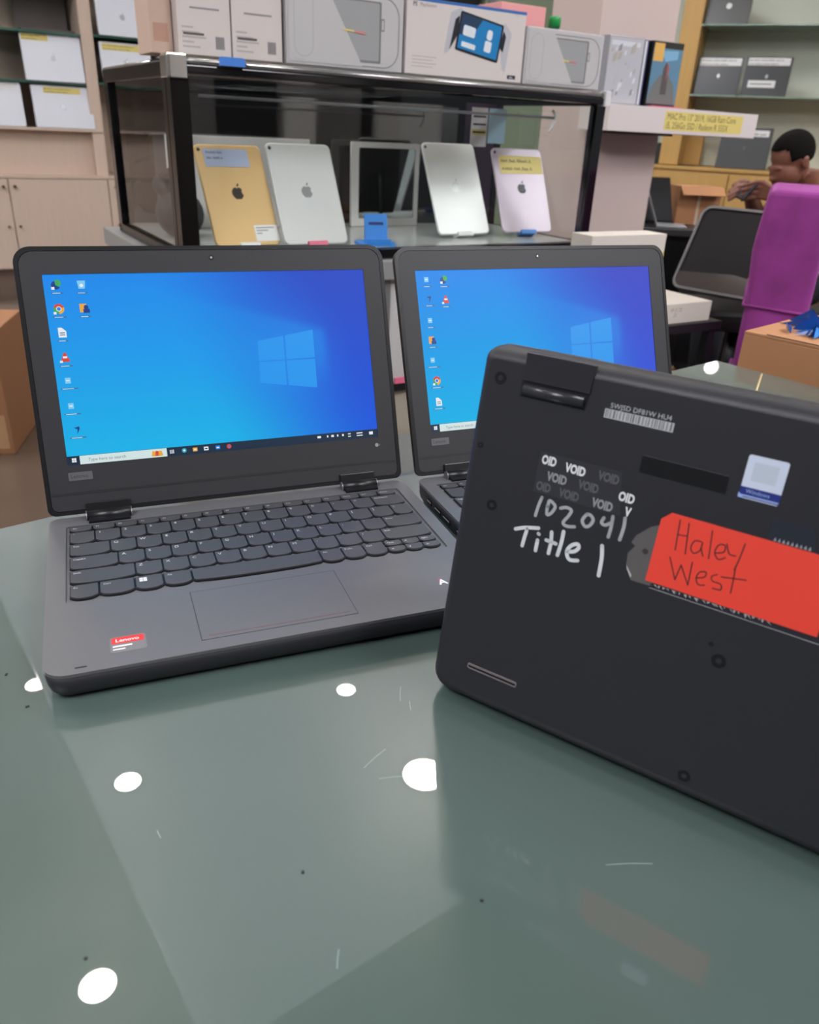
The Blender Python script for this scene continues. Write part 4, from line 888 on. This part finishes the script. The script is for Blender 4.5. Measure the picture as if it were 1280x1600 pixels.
rlap(-.592, 1.356, .318, .27, 'dark laptop with two white labels, second on the lower glass shelf', lid_d, lab=(.03, .95, .78, .97, ['.'*30, '.'*26], white), logo='diamond', logo_m=lg_, lab2=(.12, .72, .22, .40))
rlap(-.67, .858, .37, .30, 'large dark laptop on the cabinet top beside the seated person', lid_d, lab=(.55, .93, .78, .93, ['.'*9], white), logo='diamond', logo_m=lid_g)
rlap(-.945, 1.8135, .31, .24, 'grey laptop with round logo on the upper glass shelf', lid_g, logo='disc', logo_m=white)
m = MB(); m.box(0, .06, 0, .04, 0, .155, bev=.002); tag(m.build('speaker_box', mat('slate_plastic', (50, 56, 52), .5), None, RF @ T(-1.155, .06, .8565)), 'small dark upright speaker on the wooden cabinet left of the column edge', 'speaker')

t = thing('shelf_spotlight', 'small round spotlight fixed high on the right wooden shelving', 'spotlight', T(2.44, 6.42, 2.08))
m = MB(); m.cyl((0, .05, 0), (0, 0, 0), .04, .060, n=24, caps=False); m.cyl((0, .05, 0), (0, .14, 0), .012); m.build('lamp_housing', white, t)
m = MB(); m.cyl((0, .008, 0), (0, .004, 0), .054, n=24); m.build('diffuser', mat('spot_diffuser', (255, 255, 255), .4, emit=(255, 252, 245), es=6), t)
# black backdrop cabinet far behind the boxes
t = thing('dark_cabinet', 'tall black cabinet far behind the boxed consoles', 'cabinet', CF @ T(2.55, 4.1, 0))
m = MB(); m.box(0, .95, .02, .45, 0, 2.3); m.build('body', blk, t)
for x in (.0, .32, .635): m = MB(); m.box(x+.003, x+.312, 0, .02, .05, 2.28, bev=.002); m.build('door', mat('door_black', (24, 24, 26), .3), t)
t = thing('green_partition', 'grey-green partition between the dark cabinet and the column', 'partition', CF @ T(3.55, 4.1, 0))
m = MB(); m.box(0, 1.35, 0, .06, 0, 2.5); m.build('board', mat('grey_green', (122, 134, 112), .6), t)
m = MB(); m.box(.02, .08, -.02, 0, 0, 2.5); m.build('upright', al, t)

# ------------------------------------------------------------------ low table with white boxes (right of the second laptop)
lt = thing('low_table', 'low black table holding the white boxes right of the showcase', 'table', CF @ T(.80, -.315, 0))
m = MB(); m.box(0, .52, 0, .27, .58, .604, bev=.003); m.build('tabletop', blk, lt)
for x in (.02, .50):
    for y in (.02, .25): m = MB(); m.box(x-.012, x+.012, y-.012, y+.012, 0, .58); m.build('leg', blk, lt)
t = thing('white_box', 'tall white box standing behind the second open laptop', 'box', CF @ T(.835, -.30, .6045))
m = MB(); m.box(0, .236, 0, .07, 0, .22, bev=.0015); m.build('carton', mat('warm_white', (214, 206, 196), .5), t)
m = MB(); m.box(0, .004, .02, .18, 0, .001, T(.231, 0, 0) @ FACE, 0); m.build('yellow_tape', yellow, t)
t = thing('flat_white_box', 'small flat white box with printed number, in front of the wrapped black chair', 'box', CF @ T(1.078, -.30, .6045))
m = MB(); m.box(0, .205, 0, .17, 0, .05, bev=.0012); m.build('carton', mat('warm_white', 0), t)
m = MB(); m.text('SP-21.22\n    25', .013, FACE @ T(.055, .030, .0001), 0, sx=.9); m.build('printed_text', greyprint, t)

# ------------------------------------------------------------------ black office chair
oc = thing('office_chair', 'black office chair with plastic wrapped backrest between the white boxes and purple chair', 'chair', T(1.14, 2.88, 0))
_a = Vector((.70, -.714, 0)).normalized(); _u = Vector((.335, .33, .88)).normalized()
MBK = cols((-.262, -.045, .570), _a, _u, _a.cross(_u))
m = MB(); m.loft([ring(rrect(0, .34, 0, .29, .03), -.03), ring(rrect(0, .34, 0, .29, .03), -.004), ring(rrect(.01, .33, .01, .28, .026), 0)], MBK); m.build('backrest', mat('chair_leather', (24, 22, 23), .5, spec=.2), oc)
m = MB(); m.plate(rrect(-.005, .345, -.004, .294, .034), rrect(.003, .337, .004, .286, .03), -.012, .005, MBK); m.build('back_frame', mat('grey_rim', (104, 102, 102), .4), oc)
m = MB(); m.prism([(.004, .004), (.336, .004), (.336, .05), (.20, .07), (.004, .055)], .001, .003, MBK); m.build('plastic_wrap', mat('wrap_film', (70, 64, 62), .15), oc)
m = MB(); m.box(-.17, .19, -.17, .19, .44, .51, bev=.03, seg=3); m.build('seat', mat('chair_leather', 0), oc)
for sx in (1,): m = MB(); m.tube([(sx*.18+.02, -.10, .47), (sx*.22+.02, -.14, .52), (sx*.22+.02, -.12, .62), (sx*.22+.02, .08, .64), (sx*.21+.02, .12, .56), (sx*.22+.02, .1, .47)], .012, 8); m.build('armrest', mat('arm_grey', (110, 112, 116), .3, .5), oc)
m = MB(); m.cyl((.01, 0, .12), (.01, 0, .44), .025); m.build('gas_column', blk, oc)
for k in range(5):
    a = k*2*math.pi/5+.3; m = MB(); m.tube([(.01, 0, .12), (.01+.15*math.cos(a), .15*math.sin(a), .09), (.01+.22*math.cos(a), .22*math.sin(a), .075)], [.022, .018, .014], 8); lg1 = m.build('leg', blk, oc)
    m = MB(); m.cyl((.01+.22*math.cos(a)-.012*math.sin(a), .22*math.sin(a)+.012*math.cos(a), .028), (.01+.22*math.cos(a)+.012*math.sin(a), .22*math.sin(a)-.012*math.cos(a), .028), .028, n=16); m.tube([(.01+.22*math.cos(a), .22*math.sin(a), .03), (.01+.22*math.cos(a), .22*math.sin(a), .075)], .008, 6); m.build('castor', blk, lg1)

# ------------------------------------------------------------------ purple chair
pv = mat('purple_velvet', (138, 52, 128), .9, noise=.55, nscale=12, bump=1.0)
MATS['purple_velvet'].node_tree.nodes['Principled BSDF'].inputs['Sheen Weight'].default_value = .25
MATS['purple_velvet'].node_tree.nodes['Principled BSDF'].inputs['Sheen Tint'].default_value = (.8, .3, .75, 1)
pcf = thing('velvet_chair', 'high-backed purple velvet chair at the right edge', 'chair', T(.985, 2.02, 0) @ RZ(R(-22)))
def soft(name, x0, x1, y0, y1, z0, z1, r, par, mt=pv, top=None, seed=1):
    t_ = bmesh.new(); bmesh.ops.create_cube(t_, size=1)
    for v in t_.verts: v.co = Vector(((x0+x1)/2+v.co.x*(x1-x0), (y0+y1)/2+v.co.y*(y1-y0), (z0+z1)/2+v.co.z*(z1-z0)))
    bmesh.ops.bevel(t_, geom=t_.edges[:], offset=r, segments=4, profile=.5, affect='EDGES'); bmesh.ops.triangulate(t_, faces=t_.faces[:]); bmesh.ops.subdivide_edges(t_, edges=t_.edges[:], cuts=3, use_grid_fill=True)
    rnd = random.Random(seed); ph = [rnd.uniform(0, 6) for _ in range(6)]
    for v in t_.verts:
        k = (v.co.z-z0)/(z1-z0); w = .004*math.sin(v.co.z*23+ph[0]+v.co.x*9)+.003*math.sin(v.co.x*31+v.co.z*14+ph[1])
        v.co.x += w-(.015*k if x0 < -.1 and v.co.x < (x0+x1)/2 else 0)*(1 if top else 0); v.co.y += w*.8
    for f in t_.faces: f.smooth = True
    m = MB(); m.merge(t_); return m.build(name, mt, par)
soft('backrest', -.15, -.005, -.02, .46, .40, .930, .022, pcf, top=1)
soft('skirt', -.155, .45, -.03, .47, .06, .40, .02, pcf, seed=3)
soft('seat_cushion', .0, .45, -.02, .46, .40, .50, .03, pcf, seed=4)
m = MB(); m.tube([(-.158, -.032, .40), (-.158, .46, .40)], .006, 8); m.tube([(-.158, -.032, .40), (.45, -.032, .40)], .006, 8); m.tube([(-.160, .46, .655), (-.160, -.024, .655), (-.004, -.026, .648)], .0035, 8); m.build('piping', pv, pcf)
for x in (-.13, .42):
    for y in (0, .43): m = MB(); m.cyl((x, y, 0), (x, y, .062), .016, .02); m.build('leg', blk, pcf)

# ------------------------------------------------------------------ desk behind with laptop and carton
dk = thing('desk', 'dark desk behind the column with a laptop and carton on it', 'desk', T(.93, 3.70, 0))
m = MB(); m.box(0, .62, 0, .62, .645, .675, bev=.003); m.build('desktop', mat('dark_desk', (50, 48, 48), .35), dk)
m = MB(); m.box(.05, .57, .05, .065, .05, .645); m.build('front_panel', blk, dk)
for x in (.03, .59):
    for y in (.03, .59): m = MB(); m.box(x-.02, x+.02, y-.02, y+.02, 0, .645); m.build('leg', blk, dk)
t = thing('black_laptop', 'black laptop lid seen from behind on the dark desk', 'laptop', T(1.045, 3.90, .6765) @ RZ(R(6)))
m = MB(); m.box(-.06, .12, 0, .16, 0, .014, bev=.002); m.build('base', blk, t)
m = MB(); m.prism([(-.06, 0), (.115, 0), (.075, .185), (-.035, .185)], -.006, .002, T(0, 0, .014) @ RX(R(-6)) @ FACE); m.build('lid', mat('lid_black', (34, 36, 38), .45), t)
t = thing('slim_laptop', 'slim silver laptop opened and seen edge-on on the dark desk', 'laptop', T(1.06, 3.74, .6765) @ RZ(R(78)))
m = MB(); m.box(-.01, .13, -.11, .02, 0, .010, bev=.002); m.build('base', silver, t)
m = MB(); m.box(-.01, .13, 0, .155, -.005, .001, T(0, .015, .010) @ RX(R(-24)) @ FACE, bev=.001); m.build('lid', silver, t)
t = thing('open_carton', 'open brown carton on the dark desk beside the black laptop', 'box', T(1.205, 3.93, .6765) @ RZ(R(4)))
m = MB(); m.box(-.03, .17, 0, .15, 0, .165, bev=.001); m.build('carton', card, t)
m = MB(); m.box(-.03, .17, -.06, 0, -.0015, .0015, T(0, 0, .165) @ RX(R(35))); m.build('flap', card, t)
m = MB(); m.box(.06, .074, 0, .16, .0, .0006, FACE); m.build('packing_tape', mat('tape_pale', (200, 180, 160), .3), t)

# ------------------------------------------------------------------ person with a phone
skin = mat('brown_skin', (124, 80, 64), .5, noise=.08, nscale=25)
PM = T(1.382, 3.30, .982)      # head centre
pr = thing('person', 'seated person with short black hair bending over a phone behind the purple chair', 'person', T(1.50, 3.36, 0))
PO = T(-1.50, -3.36, 0)
m = MB()
Hd = PM @ RZ(R(-150)) @ RX(R(-34))     # local -y ... face looks along local +y
HM = PM @ RZ(R(108)) @ RX(R(-30))      # local +y = face direction (towards the left, a little to the camera), tipped down
s = .88
m.ball((0, -.012, .018), (.072*s, .092*s, .083*s), HM, u=24, v=16)           # skull
m.ball((0, .028, -.034), (.062*s, .070*s, .072*s), HM, u=20, v=14)           # face and jaw
m.ball((0, .052, -.078), (.026*s, .026*s, .022*s), HM)                       # chin
m.ball((0, .072, .004), (.042*s, .012*s, .010*s), HM)                        # brow
m.ball((0, .092, -.028), (.011*s, .013*s, .011*s), HM); m.ball((0, .080, -.010), (.008*s, .012*s, .022*s), HM)   # nose
m.ball((.010, .084, -.030), (.009, .008, .007), HM); m.ball((-.010, .084, -.030), (.009, .008, .007), HM)
m.ball((0, .084, -.054), (.017, .009, .005), HM); m.ball((0, .081, -.062), (.015, .009, .005), HM)                # lips
for sx in (-1, 1):
    m.ball((sx*.032, .050, -.030), (.018, .018, .020), HM); m.ball((sx*.070*s, -.012, -.016), (.008, .017, .027), HM); m.ball((sx*.073*s, -.016, -.004), (.008, .012, .012), HM)
def limb(pts, rs):
    for (p, r) in zip(pts, rs): m.ball(p, r, u=14, v=10)
    for i in range(len(pts)-1): m.cyl(pts[i], pts[i+1], rs[i], rs[i+1], n=16)
neck = (1.435, 3.335, .925)
limb([(1.41, 3.31, .95), neck, (1.50, 3.36, .87)], [.050, .048, .062])
limb([(1.50, 3.36, .85), (1.53, 3.37, .70), (1.55, 3.38, .54)], [.105, .115, .12])
limb([(1.50, 3.30, .885), (1.49, 3.20, .895)], [.07, .055]); limb([(1.53, 3.42, .88), (1.52, 3.52, .88)], [.07, .055])
# near arm: shoulder, elbow, wrist ; far arm
limb([(1.49, 3.19, .895), (1.43, 3.05, .76), (1.285, 3.13, .862)], [.052, .040, .026])
limb([(1.52, 3.53, .88), (1.40, 3.50, .72), (1.245, 3.26, .855)], [.052, .040, .026])
# thighs and calves on the stool
limb([(1.55, 3.30, .52), (1.18, 3.24, .50), (1.20, 3.26, .09)], [.082, .058, .040]); limb([(1.55, 3.46, .52), (1.20, 3.54, .50), (1.22, 3.54, .09)], [.082, .058, .040])
limb([(1.20, 3.26, .05), (1.08, 3.25, .035)], [.042, .032]); limb([(1.22, 3.54, .05), (1.10, 3.53, .035)], [.042, .032])
# hands: palm blocks and five fingers each, closed round the phone
def hand(wr, palm, fdir, side, thumb_dir):
    wr = Vector(wr); palm = Vector(palm); fdir = Vector(fdir).normalized(); side = Vector(side).normalized(); td = Vector(thumb_dir).normalized()
    ax = (palm-wr).normalized()
    for k in (-1.5, -.5, .5, 1.5): limb([wr+side*k*.006, palm+side*k*.015+ax*.018], [.015, .012])
    for k, L in zip((-1.5, -.5, .5, 1.5), (.058, .068, .072, .060)):
        b = palm+side*k*.0190+ax*.018; c = b+(ax*.55+fdir*.45)*L*.5; d = c+(ax*.1+fdir*.95)*L*.5
        limb([b, c, d], [.0082, .0074, .0064])
    b = wr+ax*.015+td*.014; c = b+(td*.6+ax*.6)*.03; d = c+(ax*.8+fdir*.3)*.028; limb([b, c, d], [.013, .010, .0085])
hand((1.285, 3.13, .862), (1.245, 3.125, .874), (-.85, .30, -.40), (.10, -.25, .96), (.0, .8, .55))
hand((1.242, 3.255, .855), (1.212, 3.235, .870), (-.8, -.2, -.6), (.25, .35, .9), (.1, -.8, .5))
body = m.build('body', skin, pr, PO)
mod = body.modifiers.new('skin_surface', 'REMESH'); mod.mode = 'VOXEL'; mod.voxel_size = .0036; mod.use_smooth_shade = True
ms = body.modifiers.new('relax', 'SMOOTH'); ms.factor = .5; ms.iterations = 3
dg = bpy.context.evaluated_depsgraph_get(); nm = bpy.data.meshes.new_from_object(body.evaluated_get(dg)); body.modifiers.clear(); body.data = nm
# hair cap
m = MB(); t_ = bmesh.new(); bmesh.ops.create_uvsphere(t_, u_segments=40, v_segments=28, radius=1)
for v in t_.verts: v.co = Vector((v.co.x*.074*s+0, -.014+v.co.y*.096*s, .020+v.co.z*.088*s))
kill = [f for f in t_.faces if (lambda c: (c.y > .036 and c.z < .060-.25*abs(c.x)*0) or c.z < (-.012 if c.y > -.04 else -.03-.2*c.y) or (abs(c.x) > .05 and c.y > .0 and c.z < .012))(f.calc_center_median())]
bmesh.ops.delete(t_, geom=kill, context='FACES')
for f in t_.faces: f.smooth = True
m.merge(t_, HM); hr = m.build('hair', mat('black_hair', (17, 14, 13), .95, bump=1.0, nscale=220, spec=.15), pr, PO)
sm_ = hr.modifiers.new('thickness', 'SOLIDIFY'); sm_.thickness = .006; sm_.offset = -.2
# sleeveless shirt and shorts
m = MB()
def cloth(pts, rs):
    for (p, r) in zip(pts, rs): m.ball(p, r, u=20, v=14)
    for i in range(len(pts)-1): m.cyl(pts[i], pts[i+1], rs[i], rs[i+1], n=24)
cloth([(1.505, 3.36, .80), (1.53, 3.37, .70), (1.55, 3.38, .55)], [.115, .128, .135]); m.build('vest', mat('grey_vest', (90, 92, 98), .8), pr, PO)
m = MB(); cloth([(1.56, 3.31, .53), (1.18, 3.24, .505), (1.20, 3.26, .13)], [.095, .072, .055]); cloth([(1.56, 3.46, .53), (1.20, 3.54, .505), (1.22, 3.54, .13)], [.095, .072, .055]); m.build('trousers', mat('dark_trousers', (30, 31, 38), .85), pr, PO)
t = thing('smartphone', 'black smartphone held in both hands of the seated person', 'phone', cols((1.190, 3.180, .872), (.12, .985, .1), Vector((-.62, .02, -.78)).normalized(), Vector((-.78, .1, .62)).normalized()))
m = MB(); m.loft([ring(rrect(-.072, .072, -.034, .034, .006), -.004), ring(rrect(-.074, .074, -.036, .036, .007), 0), ring(rrect(-.072, .072, -.034, .034, .006), .004)]); m.build('case', blk, t)
m = MB(); m.box(-.068, .068, -.031, .031, .004, .0045); m.build('display', mat('phone_glow', (20, 20, 24), .2, emit=(120, 140, 160), es=.12), t)
t = thing('stool', 'black stool the person with the phone sits on', 'stool', T(1.58, 3.39, 0))
m = MB(); m.cyl((0, 0, .38), (0, 0, .415), .17, n=28); m.build('seat', blk, t)
for k in range(4): a = k*math.pi/2+.6; m = MB(); m.cyl((.10*math.cos(a), .10*math.sin(a), .38), (.17*math.cos(a), .17*math.sin(a), 0), .014, n=10); m.build('leg', silver, t)
